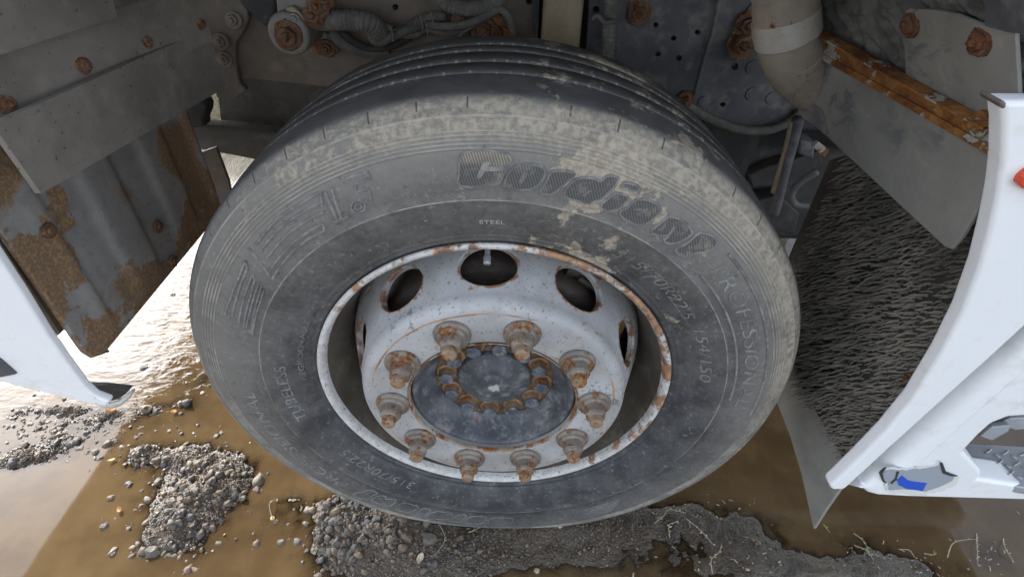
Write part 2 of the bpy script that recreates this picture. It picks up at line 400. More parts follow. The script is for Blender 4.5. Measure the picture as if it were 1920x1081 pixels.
MT['hub'] = grime("hub_grime", (.045, .049, .058), (.085, .09, .10), rust=.14, dust=.45, dustcol=(.25, .245, .24), scale=22, rscale=16, rough=.5)
MT['hubrust'] = grime("hub_flange_rust", (.06, .048, .037), (.13, .082, .045), rust=.42, dust=.3, scale=30, rscale=32)
MT['hubside'] = grime("hub_bolt_rusty_flank", (.20, .12, .065), (.30, .19, .11), rust=.45, dust=.3, scale=40, rscale=45, space='rnd', rustb=(.32, .15, .05))
MT['hubbolt'] = grime("hub_bolt_metal", (.055, .062, .078), (.13, .14, .16), rust=.12, dust=.35, scale=50, rscale=50, space='rnd', dustcol=(.40, .39, .38), rough=.45)
MT['drum'] = grime("brake_drum_metal", (.04, .03, .024), (.065, .05, .04), rust=.22, dust=.35, scale=14, dustcol=(.105, .084, .062))
MT['white'] = None
def make_white(name, a, b, film=.35, seed=0):
    n = NT(name); v = n.pos()
    n1 = n.noise(n.scl(v, (1, 1, 1), (seed, 0, 0)), 5, 5, .6); n2 = n.noise(v, 40, 5, .65); n3 = n.noise(n.scl(v, (3, 1, .6)), 30, 6, .7)
    c = n.mix(n.step(n1, .35, .65), a, b)
    c = n.mix(n.ma('MULTIPLY', n.step(n.ma('ADD', n.ma('MULTIPLY', n2, .5), n.ma('MULTIPLY', n1, .5)), .50, .68), film), c, (.50, .47, .39))
    c = n.mix(n.ma('MULTIPLY', n.step(n3, .72, .75), .6), c, (.20, .17, .14))
    return n.out(c, .34, 0.0, n.bump(n1, .06, .004), .5)
MT['white'] = make_white("white_paint", (.76, .77, .78), (.80, .805, .81))
MT['cream'] = make_white("cream_white_paint", (.72, .70, .64), (.77, .76, .72), .4, 3)  # warmer, slightly darker version of the white
MT['blackrub_shade'] = grime("black_rubber_and_shade", (.02, .02, .021), (.035, .034, .033), dust=.2, rough=.7, scale=20)  # rubber parts, and the painted shade inside the skirt tip
MT['liner'] = grime("mudguard_rubber", (.110, .095, .081), (.155, .136, .117), dust=.55, dustcol=(.20, .174, .146), scale=7, rough=.85, speck=.40, space='pos', bump=.35)
MT['flap'] = grime("grey_rubber_flap", (.22, .212, .195), (.28, .27, .248), dust=.5, dustcol=(.33, .31, .275), scale=6, rough=.75, space='pos', bump=.25, speck=.12)
def make_flap():
    n = NT("scuffed_rubber_flap"); v = n.pos(); n1 = n.noise(v, 6, 5, .6); n2 = n.noise(v, 45, 6, .7)
    st = n.noise(n.scl(v, (60, 16, 22)), 1.0, 6, .7, .8); zone = n.step(n.noise(n.scl(v, (1, 1, 1), (.4, .2, .6)), 5.5, 3, .5), .46, .60)
    c = n.mix(n.step(n1, .35, .65), (.175, .168, .152), (.225, .217, .197)); c = n.mix(n.ma('MULTIPLY', n.step(n2, .5, .68), .5), c, (.19, .18, .16))
    c = n.mix(n.ma('MULTIPLY', n.ma('MULTIPLY', n.step(st, .48, .60), zone), .75), c, (.085, .09, .105))
    c = n.mix(n.ma('MULTIPLY', n.step(st, .40, .32), .5), c, (.28, .268, .24))
    return n.out(c, .78, 0.0, n.bump(n.ma('ADD', n2, st), .25, .003), .35)
MT['flap'] = make_flap()
MT['lowflap'] = grime("pale_rubber_flap", (.18, .175, .16), (.23, .22, .20), dust=.5, dustcol=(.29, .275, .24), scale=7, rough=.75, space='pos')
MT['rusthead'] = grime("rusty_bolt_head", (.085, .038, .020), (.13, .066, .034), rust=.5, dust=.30, dustcol=(.24, .175, .115), scale=60, rscale=55, space='rnd', rough=.6, rustb=(.18, .075, .03), bump=.7)
def make_shield():
    n = NT("rusty_heat_shield"); v = n.oc; s = n.sep(v)
    n1 = n.noise(v, 6, 5, .6); n2 = n.noise(v, 200, 4, .6); n3 = n.noise(v, 9.0, 7, .60); n4 = n.noise(v, 45, 5, .6)
    c = n.mix(n.step(n1, .35, .65), (.185, .174, .162), (.25, .237, .222))
    c = n.mix(n.ma('MULTIPLY', n.step(n4, .5, .66), .4), c, (.12, .11, .105))
    # rust creeps in from the outer and lower edges and in blots
    e1 = n.step(s[1], -.12, -.26, 0.0, .17); e2 = n.step(s[2], .12, .0, 0.0, .17)
    vb = n.voro(n.scl(v, (1, 1, .8)), 9.5, 'SMOOTH_F1')
    blot = n.step(n.ma('ADD', vb, n.ma('MULTIPLY', n4, .22)), .45, .38)
    blot = n.ma('MULTIPLY', blot, n.step(n.noise(v, 5, 2), .40, .46))
    rm = n.ma('MAXIMUM', n.step(n.ma('ADD', n.ma('ADD', n3, n.ma('MULTIPLY', n4, .12)), n.ma('MAXIMUM', e1, e2)), .655, .685), blot)
    rm = n.ma('MULTIPLY', rm, n.step(n2, .30, .48, .35, 1.0))
    rc = n.mix(n.step(n2, .38, .6), (.085, .043, .018), (.25, .145, .062))
    c = n.mix(n.ma('MULTIPLY', rm, .92), c, rc)
    return n.out(c, n.ma('ADD', .5, n.ma('MULTIPLY', rm, .35)), 0.0, n.bump(n.ma('ADD', n.ma('MULTIPLY', rm, .7), n2), .3, .003))
MT['shield'] = make_shield()
MT['frame'] = grime("frame_paint_dusty", (.115, .094, .075), (.160, .133, .110), dust=.5, dustcol=(.205, .170, .138), scale=8, rough=.8, space='pos', rust=.04)
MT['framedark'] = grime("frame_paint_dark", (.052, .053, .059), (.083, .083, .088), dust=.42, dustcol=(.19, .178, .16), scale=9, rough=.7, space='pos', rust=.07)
MT['shade'] = grime("frame_paint_shaded", (.050, .044, .038), (.075, .066, .057), dust=.45, dustcol=(.12, .105, .088), scale=9, rough=.8, space='pos')  # darkened copy of the frame paint, shade put into the colour
MT['post'] = grime("rusted_post", (.20, .16, .10), (.26, .21, .15), rust=.36, dust=.45, dustcol=(.30, .25, .18), scale=13, rscale=14, space='pos', rough=.8, bump=.6, rustb=(.26, .13, .04))
def make_bar():
    n = NT("rusty_angle_bar"); v = n.pos(); n1 = n.noise(v, 26, 7, .68); n2 = n.noise(v, 120, 5, .6); n3 = n.noise(n.scl(v, (1, 1, 1), (3, 5, 1)), 17, 5, .6)
    c = n.mix(n.step(n1, .36, .62), (.115, .040, .014), (.30, .135, .036)); c = n.mix(n.step(n2, .5, .66), c, (.20, .075, .022))
    pm = n.step(n.ma('ADD', n3, n.ma('MULTIPLY', n2, .08)), .625, .645); c = n.mix(n.ma('MULTIPLY', pm, .9), c, (.30, .285, .25))
    return n.out(c, .85, 0.0, n.bump(n.ma('ADD', n.ma('MULTIPLY', pm, .8), n.ma('ADD', n1, n2)), .9, .004), .3)
MT['anglebar'] = make_bar()
MT['bracket'] = grime("rusty_bracket", (.085, .07, .058), (.12, .10, .085), rust=.30, dust=.35, dustcol=(.17, .15, .125), scale=14, space='pos')
MT['hose'] = grime("dusty_hose", (.075, .072, .065), (.10, .095, .085), dust=.6, dustcol=(.165, .155, .135), scale=20, rough=.85, space='pos')
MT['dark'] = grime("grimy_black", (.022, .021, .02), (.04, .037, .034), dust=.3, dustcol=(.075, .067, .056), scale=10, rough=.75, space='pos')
MT['shackle'] = grime("shackle_metal", (.12, .115, .108), (.16, .15, .135), rust=.30, dust=.5, dustcol=(.21, .19, .16), scale=20, space='pos', rustb=(.30, .16, .05))
MT['pipe'] = grime("pipe_dusty_metal", (.21, .175, .14), (.28, .24, .195), rust=.22, dust=.55, dustcol=(.33, .285, .235), scale=11, rscale=17, rough=.75, space='pos', speck=.35)
MT['clamp'] = grime("clamp_band_metal", (.34, .31, .27), (.44, .415, .375), dust=.6, dustcol=(.33, .285, .23), scale=10, rough=.5, space='pos', metal=.1)
MT['mat'] = grime("mat_base_rubber", (.028, .026, .024), (.045, .041, .037), dust=.3, dustcol=(.10, .088, .072), scale=14, rough=.9, space='pos', bump=.8)
MT['bristle'] = grime("bristle_plastic", (.10, .088, .072), (.175, .155, .127), dust=.5, dustcol=(.27, .23, .178), scale=9, rough=.8, space='pos')
MT['foam'] = grime("torn_liner_felt", (.075, .074, .068), (.14, .137, .125), dust=.4, dustcol=(.19, .18, .16), scale=16, rough=.9, space='pos', bump=1.2)
MT['lens'] = NT("orange_reflector_plastic").out((.55, .06, .025), .25)
MT['stepmetal'] = grime("step_aluminium", (.36, .37, .39), (.44, .45, .47), dust=.35, dustcol=(.38, .36, .32), scale=14, rough=.45, metal=.35, space='pos')
MT['sticker_grey'] = NT("sticker_grey_film").out((.30, .33, .37), .45)
MT['sticker_blue'] = NT("sticker_blue_film").out((.02, .09, .50), .4)
MT['sticker_back'] = NT("sticker_torn_paper").out((.62, .61, .58), .8)
MT['sticker_dark'] = NT("sticker_dark_edge").out((.03, .032, .04), .6)

# ------------------------------------------------------------------ ground and water
HEAPS = [  # px, py, half width px, half height px, height m, wobble
    (365, 925, 78, 80, .019), (330, 985, 54, 42, .010), (262, 852, 34, 22, .012), (430, 905, 50, 42, .010), (345, 860, 52, 26, .012),
    (95, 845, 70, 20, .009), (30, 862, 50, 18, .013), (160, 790, 80, 22, .006), (55, 770, 60, 14, .005),
    (392, 705, 26, 24, .009), (345, 755, 26, 12, .007), (275, 770, 24, 14, .010), (150, 765, 34, 10, .005), (205, 775, 26, 9, .005), (110, 770, 30, 9, .004), (20, 800, 30, 9, .004), (210, 830, 30, 10, .004),
    (760, 985, 170, 50, .016), (700, 1040, 130, 55, .018), (860, 1060, 130, 42, .012), (640, 975, 42, 32, .010), (960, 960, 360, 40, .006),
    (1000, 1015, 150, 45, .0085), (1060, 985, 120, 30, .006), (370, 930, 125, 110, .001), (740, 1010, 210, 70, .003), (110, 815, 130, 50, .0005), (320, 760, 100, 45, .001), (262, 855, 60, 40, .0005), (560, 940, 60, 40, .001),
    (1110, 1040, 120, 48, .0065), (1240, 975, 150, 45, .0080), (1400, 1010, 130, 60, .0068), (1480, 1060, 140, 44, .0070), (1330, 1065, 160, 40, .0068),
    (1640, 1045, 80, 60, .0075), (1740, 1072, 90, 26, .010), (1860, 1050, 60, 40, .005), (1560, 1075, 80, 25, .01),
]
_H = []
for px, py, wx, wy, hh in HEAPS:
    c = atz(px, py); ex = (atz(px + wx, py) - c); ey = (atz(px, py - wy) - c)
    _H.append((c.x, c.y, ex.x, ey.length, hh))
def nz(x, y, s, o=0.0): return mnoise.noise(Vector((x * s + o + 100, y * s - o + 200, o * .37)), noise_basis='PERLIN_NEW')
def height(x, y):
    h = -.016
    for cx, cy, rx, ry, hh in _H:
        d = ((x - cx) / rx) ** 2 + ((y - cy) / ry) ** 2
        if d < 9:
            h += (hh + .006) * math.exp(-d * 1.15)
    far = min(1, max(0, (y - 1.15) / .5)); far = max(far, min(1, max(0, (-x - 3.2) / 1.0)), min(1, max(0, (x - 2.6) / .8)), min(1, max(0, (-y - 2.2) / .8)))
    h = h * (1 - far) + .03 * far
    near = abs(x) < 1.9 and -.6 < y < 1.9
    if near: h += .0048 * nz(x, y, 9) + .0044 * nz(x, y, 26, 3.1) + .0030 * nz(x, y, 48, 7.7) + (.0030 * nz(x, y, 70, 9) + .0016 * nz(x, y, 160, 5)) * min(1, max(0, (h + .014) / .010))
    else: h += .010 * nz(x, y, 1.7)
    return h
def make_mud():
    n = NT("mud"); v = n.pos(); z = n.sep(v)[2]; y = n.sep(v)[1]
    n1 = n.noise(v, 12, 6, .65); n2 = n.noise(v, 90, 6, .65); n3 = n.noise(v, 300, 4, .6); vo = n.voro(v, 150, 'F1', 'Color'); vd = n.voro(v, 150)
    g = n.new("ShaderNodeSeparateColor"); n.lk(vo, g.inputs[0])
    c = n.mix(n.step(n1, .35, .65), (.042, .030, .018), (.078, .056, .034))
    grit = n.mix(g.outputs[0], (.034, .028, .022), (.100, .080, .060))
    c = n.mix(n.ma('MULTIPLY', n.step(n2, .42, .6), n.step(z, .002, .012, .10, .6)), c, grit)
    dry = n.step(n.ma('ADD', z, n.ma('MULTIPLY', n2, .010)), .011, .028)
    c = n.mix(n.ma('MULTIPLY', dry, .45), c, (.115, .088, .062))
    farm = n.step(y, 1.2, 1.9)
    c = n.mix(farm, c, n.mix(n.step(n2, .4, .6), (.045, .042, .028), (.105, .098, .068)))
    ro = n.ma('ADD', .25, n.ma('MULTIPLY', n.ma('MAXIMUM', dry, farm), .45)); sp_ = n.ma('MULTIPLY', n.ma('SUBTRACT', 1.0, farm), .5)
    hh = n.ma('ADD', n.ma('MULTIPLY', n2, .8), n.ma('ADD', n.ma('MULTIPLY', n3, .3), n.ma('MULTIPLY', vd, -.4)))
    return n.out(c, ro, 0.0, n.bump(hh, .8, .006), sp_)
MT['mud'] = make_mud()
def axis(lo, hi, stp, far):
    a = list(np.arange(lo, hi + 1e-6, stp)); s_ = stp; x = hi; up = []
    while x < far: s_ *= 1.35; x += s_; up.append(x)
    s_ = stp; x = lo; dn = []
    while x > -far: s_ *= 1.35; x -= s_; dn.append(x)
    return dn[::-1] + a + up
gx = axis(-1.5, 1.35, .0085, 400); gy = axis(-.32, .75, .0085, 400)
gv = [(x, y, height(x, y)) for y in gy for x in gx]; nx_ = len(gx)
gf = [(j * nx_ + i, j * nx_ + i + 1, (j + 1) * nx_ + i + 1, (j + 1) * nx_ + i) for j in range(len(gy) - 1) for i in range(nx_ - 1)]
ground = link("ground", gv, gf, MT['mud'], smooth=True, origin=(0, 0, 0)); tag(ground, "wet brown mud and gravel ground under the truck", kind="structure")

def make_water():
    n = NT("muddy_water"); v = n.pos(); s = n.sep(v)
    n1 = n.noise(v, 2.6, 5, .55); n2 = n.noise(v, 11, 6, .62)
    c = n.mix(n.step(n.ma('ADD', n.ma('MULTIPLY', n1, .55), n.ma('MULTIPLY', n2, .45)), .36, .64), (.084, .053, .025), (.138, .091, .044))
    # wind ripples only out in the open beyond the wheel arch
    amp = n.ma('MULTIPLY', n.step(s[1], .12, .50), n.step(s[0], -.35, -.95))
    rp = n.noise(n.scl(v, (12, 22, 1)), 1.0, 4, .55, 1.2); rp2 = n.noise(n.scl(v, (30, 80, 1)), 1.0, 2, .5)
    h = n.ma('ADD', n.ma('MULTIPLY', n.noise(v, 6, 2, .5), .06), n.ma('MULTIPLY', amp, n.ma('ADD', rp, n.ma('MULTIPLY', rp2, .35))))
    nr = n.bump(h, .55, .006)
    at = n.new("ShaderNodeAttribute"); at.attribute_name = "depth"
    al = n.ma('SUBTRACT', 1.0, n.ma('EXPONENT', n.ma('DIVIDE', n.ma('MAXIMUM', at.outputs["Fac"], 0.0), -.0038)))
    dif = n.new("ShaderNodeBsdfDiffuse"); n.lk(c, dif.inputs[0]); n.lk(nr, dif.inputs["Normal"])
    tr = n.new("ShaderNodeBsdfTransparent"); tr.inputs[0].default_value = (.93, .84, .70, 1)
    gl = n.new("ShaderNodeBsdfGlossy"); gl.inputs["Roughness"].default_value = .03; n.lk(nr, gl.inputs["Normal"])
    fr = n.new("ShaderNodeFresnel"); fr.inputs[0].default_value = 1.58; n.lk(nr, fr.inputs["Normal"])
    m1 = n.new("ShaderNodeMixShader"); n.lk(al, m1.inputs[0]); n.t.links.new(tr.outputs[0], m1.inputs[1]); n.t.links.new(dif.outputs[0], m1.inputs[2])
    m2 = n.new("ShaderNodeMixShader"); n.lk(fr.outputs[0], m2.inputs[0]); n.t.links.new(m1.outputs[0], m2.inputs[1]); n.t.links.new(gl.outputs[0], m2.inputs[2])
    n.t.links.new(m2.outputs[0], n.t.nodes["Material Output"].inputs[0])
    return n.m
MT['water'] = make_water()
ix = [i for i, x in enumerate(gx) if -5 < x < 4]; iy = [j for j, y in enumerate(gy) if -4 < y < 1.8]
wv = [(gx[i], gy[j], 0.0) for j in iy for i in ix]; wn_ = len(ix)
wf = [(j * wn_ + i, j * wn_ + i + 1, (j + 1) * wn_ + i + 1, (j + 1) * wn_ + i) for j in range(len(iy) - 1) for i in range(wn_ - 1)]
water = link("puddle_water", wv, wf, MT['water'], origin=(0, 0, 0), smooth=True); tag(water, "muddy brown puddle water around the wheel", kind="structure")
da = water.data.attributes.new("depth", 'FLOAT', 'POINT'); da.data.foreach_set("value", [-gv[j * nx_ + i][2] for j in iy for i in ix])

# ------------------------------------------------------------------ the truck
truck = bpy.data.objects.new("truck", None); COL.objects.link(truck); truck.location = (0, 0, 0)
tag(truck, "muddy white truck with a large front wheel, rusty nuts and torn arch liners", "truck")

# ---- tyre
side_prof = [(.2865, .020), (.2935, .006), (.299, -.001), (.3045, -.0045), (.3065, -.0035), (.3085, -.0062), (.3125, -.0082), (.3145, -.0070), (.317, -.0098), (.325, -.0135), (.340, -.0195), (.355, -.0242), (.368, -.0275), (.3765, -.0290), (.3785, -.0302), (.3800, -.0302), (.3815, -.0288), (.395, -.0303),
             (.412, -.0312), (.430, -.0306), (.4445, -.0290)]
r_ = .446
for k in range(5):
    yb = -.0285 + (r_ - .446) * .32
    side_prof += [(r_, yb), (r_ + .0012, yb - .0014), (r_ + .0024, yb - .0012), (r_ + .0034, yb + .0004)]; r_ += .0046
side_prof += [(.4715, -.0200), (.4790, -.0165), (.4812, -.0170), (.4828, -.0150), (.4850, -.0120), (.4890, -.0075), (.4930, -.0030), (.4958, .0012), (.4976, .0048), (.4988, .0090)]
tread = [(.4992, .016), (.5000, .030), (.5008, .048), (.5012, .0605)]
for yc in (.068, .113, .158, .196):
    rr = .5015 if yc < .19 else .4995
    tread += [(rr, yc - .0046), (rr - .001, yc - .0036), (rr - .0060, yc - .0026), (rr - .0064, yc), (rr - .0060, yc + .0026), (rr - .001, yc + .0036), (rr, yc + .0046)]
    tread += [(rr + .0003, yc + .014)]
back = [(.4988, .225), (.4975, .246), (.4935, .256), (.482, .266), (.455, .279), (.42, .284), (.38, .282), (.34, .270), (.30, .252), (.2865, .235)]
TYRE = side_prof + tread + back
_sr = [p[0] for p in side_prof]; _sy2 = [p[1] for p in side_prof]
def surf_y(r): return float(np.interp(r, _sr, _sy2))
def squash(p):
    t = max(0.0, -p.z - .435)
    if t > 0:
        z = -(.435 + .040 * (1 - math.exp(-t / .040)))
        p = Vector((p.x * (1 + .25 * (t - (-z - .435))), p.y - .10 * (t - (-z - .435)) * (1 if p.y < .1 else -1), z))
    return p
tyre = lathe("tyre", TYRE, MT['tyre'], truck, n=360, deform=squash)

# ---- raised writing and marks on the sidewall
def glyph_mesh(txt, size, offset, extrude, shear, space=1.0, bold=True):
    cu = bpy.data.curves.new("t", 'FONT'); cu.body = txt; cu.size = size; cu.offset = offset; cu.extrude = extrude; cu.shear = shear
    cu.space_character = space; cu.align_x = 'LEFT'; cu.resolution_u = 5
    ob = bpy.data.objects.new("t", cu); COL.objects.link(ob)
    dg = bpy.context.evaluated_depsgraph_get(); me = ob.evaluated_get(dg).to_mesh()
    v = [p.co.copy() for p in me.vertices]; f = [tuple(p.vertices) for p in me.polygons]
    ob.evaluated_get(dg).to_mesh_clear(); bpy.data.objects.remove(ob); bpy.data.curves.remove(cu)
    return v, f
def arc_text(name, txt, r0, a0, a1, hgt, mat, rise, offset=0.0, shear=0.0, track=None):
    """writes txt clockwise from angle a0 to a1 (degrees), feet on radius r0, following the sidewall"""
    v, f = glyph_mesh(txt, 1.0, 0.0, 0.0, shear)
    caph = .70; k = hgt / caph
    if offset: v, f = glyph_mesh(txt, 1.0, offset / k, 0.0, shear)
    # densify long edges
    bm = bmesh.new(); vs = [bm.verts.new(p) for p in v]
    for g in f:
        try: bm.faces.new([vs[i] for i in g])
        except ValueError: pass
    bmesh.ops.triangulate(bm, faces=bm.faces)
    bmesh.ops.remove_doubles(bm, verts=bm.verts, dist=1e-5)
    L = .25
    for _ in range(2):
        es = [e for e in bm.edges if e.calc_length() > L]
        if es: bmesh.ops.subdivide_edges(bm, edges=es, cuts=1)
        bmesh.ops.triangulate(bm, faces=bm.faces)
    x0 = min(p.co.x for p in bm.verts); x1 = max(p.co.x for p in bm.verts)
    fs = list(bm.faces); ex = bmesh.ops.extrude_face_region(bm, geom=fs)
    top = {e for e in ex['geom'] if isinstance(e, bmesh.types.BMVert)}
    bm.verts.index_update(); out = [None] * len(bm.verts)
    for p in bm.verts:
        a = R(a0 + (a1 - a0) * (p.co.x - x0) / (x1 - x0)); r = r0 + p.co.y * k
        out[p.index] = squash(pol(r, a, surf_y(r) - (rise if p in top else -.0008))) + W
    ff = [[q.index for q in g.verts] for g in bm.faces]; bm.free()
    return link(name, out, ff, mat, tyre, origin=W)
def ridge(strokes, w=.0016, h=.0011, seg=.008):
    """raised hairlines on the sidewall; strokes in (radius, angle deg)"""
    mb = MB()
    for st in strokes:
        P = []
        for (r0, a0), (r1, a1) in zip(st[:-1], st[1:]):
            L = math.hypot(r1 - r0, .42 * R(a1 - a0)); m = max(1, int(L / seg))
            P += [(r0 + (r1 - r0) * i / m, a0 + (a1 - a0) * i / m) for i in range(m)]
        P.append(st[-1]); v = []
        for i, (r, a) in enumerate(P):
            ra, aa = P[max(0, i - 1)]; rb, ab = P[min(len(P) - 1, i + 1)]
            dr, da = rb - ra, R(ab - aa) * r; l = math.hypot(dr, da) or 1; nr, na = da / l, -dr / l
            for s_, hh in ((-1, -.0006), (-.55, h), (.55, h), (1, -.0006)):
                r2 = r + nr * w * s_; a2 = R(a) + na * w * s_ / r
                v.append(squash(pol(r2, a2, surf_y(r2) - hh)) + W)
        f = []
        for i in range(len(P) - 1):
            for j in range(3): f.append((i * 4 + j, (i + 1) * 4 + j, (i + 1) * 4 + j + 1, i * 4 + j + 1))
        mb.add(v, f)
    return mb
def side(px, py):
    """photo pixel on the sidewall -> (radius, angle deg)"""
    y = -.029
    for _ in range(3):
        p = aty(px, py, y) - W; r = math.hypot(p.x, p.z); y = surf_y(min(.497, max(.29, r)))
    return r, math.degrees(math.atan2(p.x, p.z))

BR = {  # outlines of the eight brand letters traced on the sidewall (photo pixels), then their inner marks
    "c": ([(865, 288), (885, 281), (924, 281), (950, 287), (960, 297), (952, 311), (940, 319), (944, 331), (933, 346), (891, 351), (857, 347), (861, 322), (861, 299)], [(906, 302), (920, 302), (916, 311), (952, 311), (951, 319), (910, 320), (901, 334), (893, 333)]),
    "o": ([(964, 312), (986, 306), (1011, 309), (1023, 318), (1020, 333), (1006, 350), (986, 356), (952, 354), (944, 347), (951, 327)], [(982, 320), (992, 323), (978, 344), (971, 341)]),
    "r": ([(1037, 319), (1071, 320), (1079, 330), (1065, 336), (1037, 365), (1009, 361), (1026, 339), (1031, 325)], None),
    "d": ([(1085, 332), (1116, 333), (1124, 341), (1141, 326), (1166, 336), (1116, 384), (1065, 372), (1057, 364), (1065, 347)], [(1105, 353), (1111, 355), (1097, 367), (1090, 365)]),
    "i": ([(1155, 360), (1182, 368), (1172, 381), (1144, 398), (1121, 387), (1149, 364)], None),
    "i dot": ([(1172, 340), (1200, 349), (1193, 360), (1163, 350)], None),
    "a": ([(1189, 374), (1211, 372), (1236, 384), (1241, 398), (1203, 425), (1175, 413), (1162, 403), (1163, 394), (1177, 389)], [(1190, 388), (1214, 392), (1212, 396), (1188, 392)]),
    "n": ([(1256, 403), (1279, 412), (1296, 429), (1298, 440), (1262, 458), (1242, 451), (1256, 440), (1234, 441), (1217, 434), (1248, 409)], [(1262, 422), (1267, 424), (1256, 440), (1250, 440)]),
    "t": ([(1315, 434), (1341, 443), (1346, 457), (1329, 470), (1301, 474), (1290, 482), (1273, 477), (1265, 465), (1287, 457), (1304, 440)], None)}
def raised(name, outline, rise, mat, turn=0.0, soft=1):
    P = [side(*p) for p in outline]; P = [Vector((r, a, 0)) for r, a in P]
    Q = [Vector((p.x * 1000, p.y * 7.2, 0)) for p in P]          # about millimetres, so smoothing is even
    Q = smooth_poly(Q, soft)
    tr = tessellate_polygon([Q]); bm = bmesh.new(); vs = [bm.verts.new(p) for p in Q]
    for t in tr:
        try: bm.faces.new([vs[i] for i in t])
        except ValueError: pass
    for _ in range(3):
        es = [e for e in bm.edges if e.calc_length() > 9]
        if es: bmesh.ops.subdivide_edges(bm, edges=es, cuts=1); bmesh.ops.triangulate(bm, faces=bm.faces)
    ex = bmesh.ops.extrude_face_region(bm, geom=list(bm.faces)); top = {e for e in ex['geom'] if isinstance(e, bmesh.types.BMVert)}
    bm.verts.index_update(); out = [None] * len(bm.verts)
    for p in bm.verts:
        r = p.co.x / 1000; out[p.index] = squash(pol(r, R(p.co.y / 7.2 + turn), surf_y(r) - (rise if p in top else -.0008))) + W
    ff = [[q.index for q in g.verts] for g in bm.faces]; bm.free()
    return link(name, out, ff, mat, tyre, origin=W)
for turn in (0.0, 180.0):
    for key, (o_, c_) in BR.items():
        if turn == 0.0:
            raised("brand_letter", o_, .0012, MT['hatch'], turn)
            if c_: raised("letter_counter", c_, .0021, MT['letter'], turn, 0)
        cl_ = [side(*p) for p in o_]; cl_ = [(p.x / 1000, p.y / 7.2 + turn) for p in smooth_poly([Vector((r * 1000, a * 7.2, 0)) for r, a in cl_], 1)]
        ridge([cl_ + [cl_[0]]], .0021 if turn == 0 else .0012, .0019 if turn == 0 else .0007).link("letter_outline", MT['letter'], tyre, origin=W)
for turn in (0, 180):
    arc_text("tyre_lettering", "PROFESSIONAL", .4045, 46 + turn, 90 + turn, .0215, MT['letter'], .0010 if turn == 0 else .0007, offset=-.0002, shear=.12)
    arc_text("tyre_lettering", "315/70R22.5", .3345, 28.5 + turn, 57.5 + turn, .0175, MT['letter'], .0011 if turn == 0 else .0006, offset=-.0004, shear=.15)
arc_text("tyre_lettering", "154/150", .3400, 62, 82, .0170, MT['letter'], .0007, offset=-.0004, shear=.1)
arc_text("tyre_lettering", "STEEL", .3385, -3.0, 2.6, .0068, MT['pale'], .0011)
arc_text("tyre_lettering", "LOAD RANGE", .3560, 10.5, 19.8, .0070, MT['letter'], .0010)
arc_text("tyre_lettering", "REGROOVABLE", .3180, -88, -62, .0080, MT['letter'], .0010)
arc_text("tyre_lettering", "TUBELESS", .3440, -104, -81, .0170, MT['letter'], .0008)
st = []
def pxs(*p): st.append([side(*q) for q in p])
# striped emblem, lower group
pxs((422, 590), (432, 560), (448, 520), (461, 488)); pxs((461, 488), (464, 502), (456, 522), (444, 556), (436, 592))
pxs((448, 604), (456, 566), (467, 530), (474, 514), (478, 524), (470, 556), (462, 584), (458, 612))
pxs((462, 612), (470, 580), (481, 542), (487, 528), (491, 536), (484, 560), (476, 592), (472, 624)); pxs((474, 626), (480, 592), (490, 560), (496, 541))
# striped emblem, upper group
pxs((466, 464), (482, 484), (504, 512)); pxs((480, 458), (520, 410), (560, 384), (602, 358), (604, 386))
pxs((488, 470), (528, 424), (566, 398), (606, 376)); pxs((500, 484), (540, 438), (576, 412), (608, 396)); pxs((508, 504), (548, 456), (584, 430), (606, 418), (608, 432), (580, 446), (550, 470), (512, 520))
# outlined figures at the top left
pxs((610, 358), (632, 410), (640, 408), (622, 352)); pxs((648, 334), (690, 322), (694, 334), (666, 344), (668, 358), (692, 352), (697, 380), (684, 376)); pxs((658, 388), (662, 378), (674, 374), (684, 380), (684, 392), (672, 398), (661, 394), (658, 388))
pxs((664, 388), (668, 382), (676, 381), (679, 388), (672, 392), (664, 388)); pxs((620, 420), (655, 405))
# lines around PROFESSIONAL
st.append([(.4380, a) for a in range(45, 96, 3)]); st.append([(.3930, a) for a in range(46, 90, 3)])
for q in st: ridge([q], .0021, .0020).link("emblem_line", MT['letter'], tyre, origin=W)
# fainter lettering lower left and lower right
st2 = []
for k in range(6): st2.append([(.402 + .006 * k, a) for a in range(140 + k, 153, 3)])
for q in st2: ridge([q], .0010, .0008).link("emblem_line", MT['letter'], tyre, origin=W)

# ---- rim (flange + well + disc), lug nuts
lip_prof = [(.2855, .0200), (.2915, .0090), (.2955, .0015), (.2975, -.0035), (.2975, -.0065), (.2955, -.0085), (.2925, -.0085), (.2895, -.0070), (.2868, -.0040), (.2850, .0010), (.2838, .0060)]
well_prof = [(.2838, .0060), (.2825, .014), (.2800, .024), (.2760, .040), (.2710, .056), (.2660, .072), (.2625, .090), (.2615, .120), (.2615, .180), (.2700, .215)]
rim = lathe("wheel_rim", lip_prof, MT['lip'], truck, n=240)
lathe("rim_well", well_prof, MT['well'], rim, n=160)
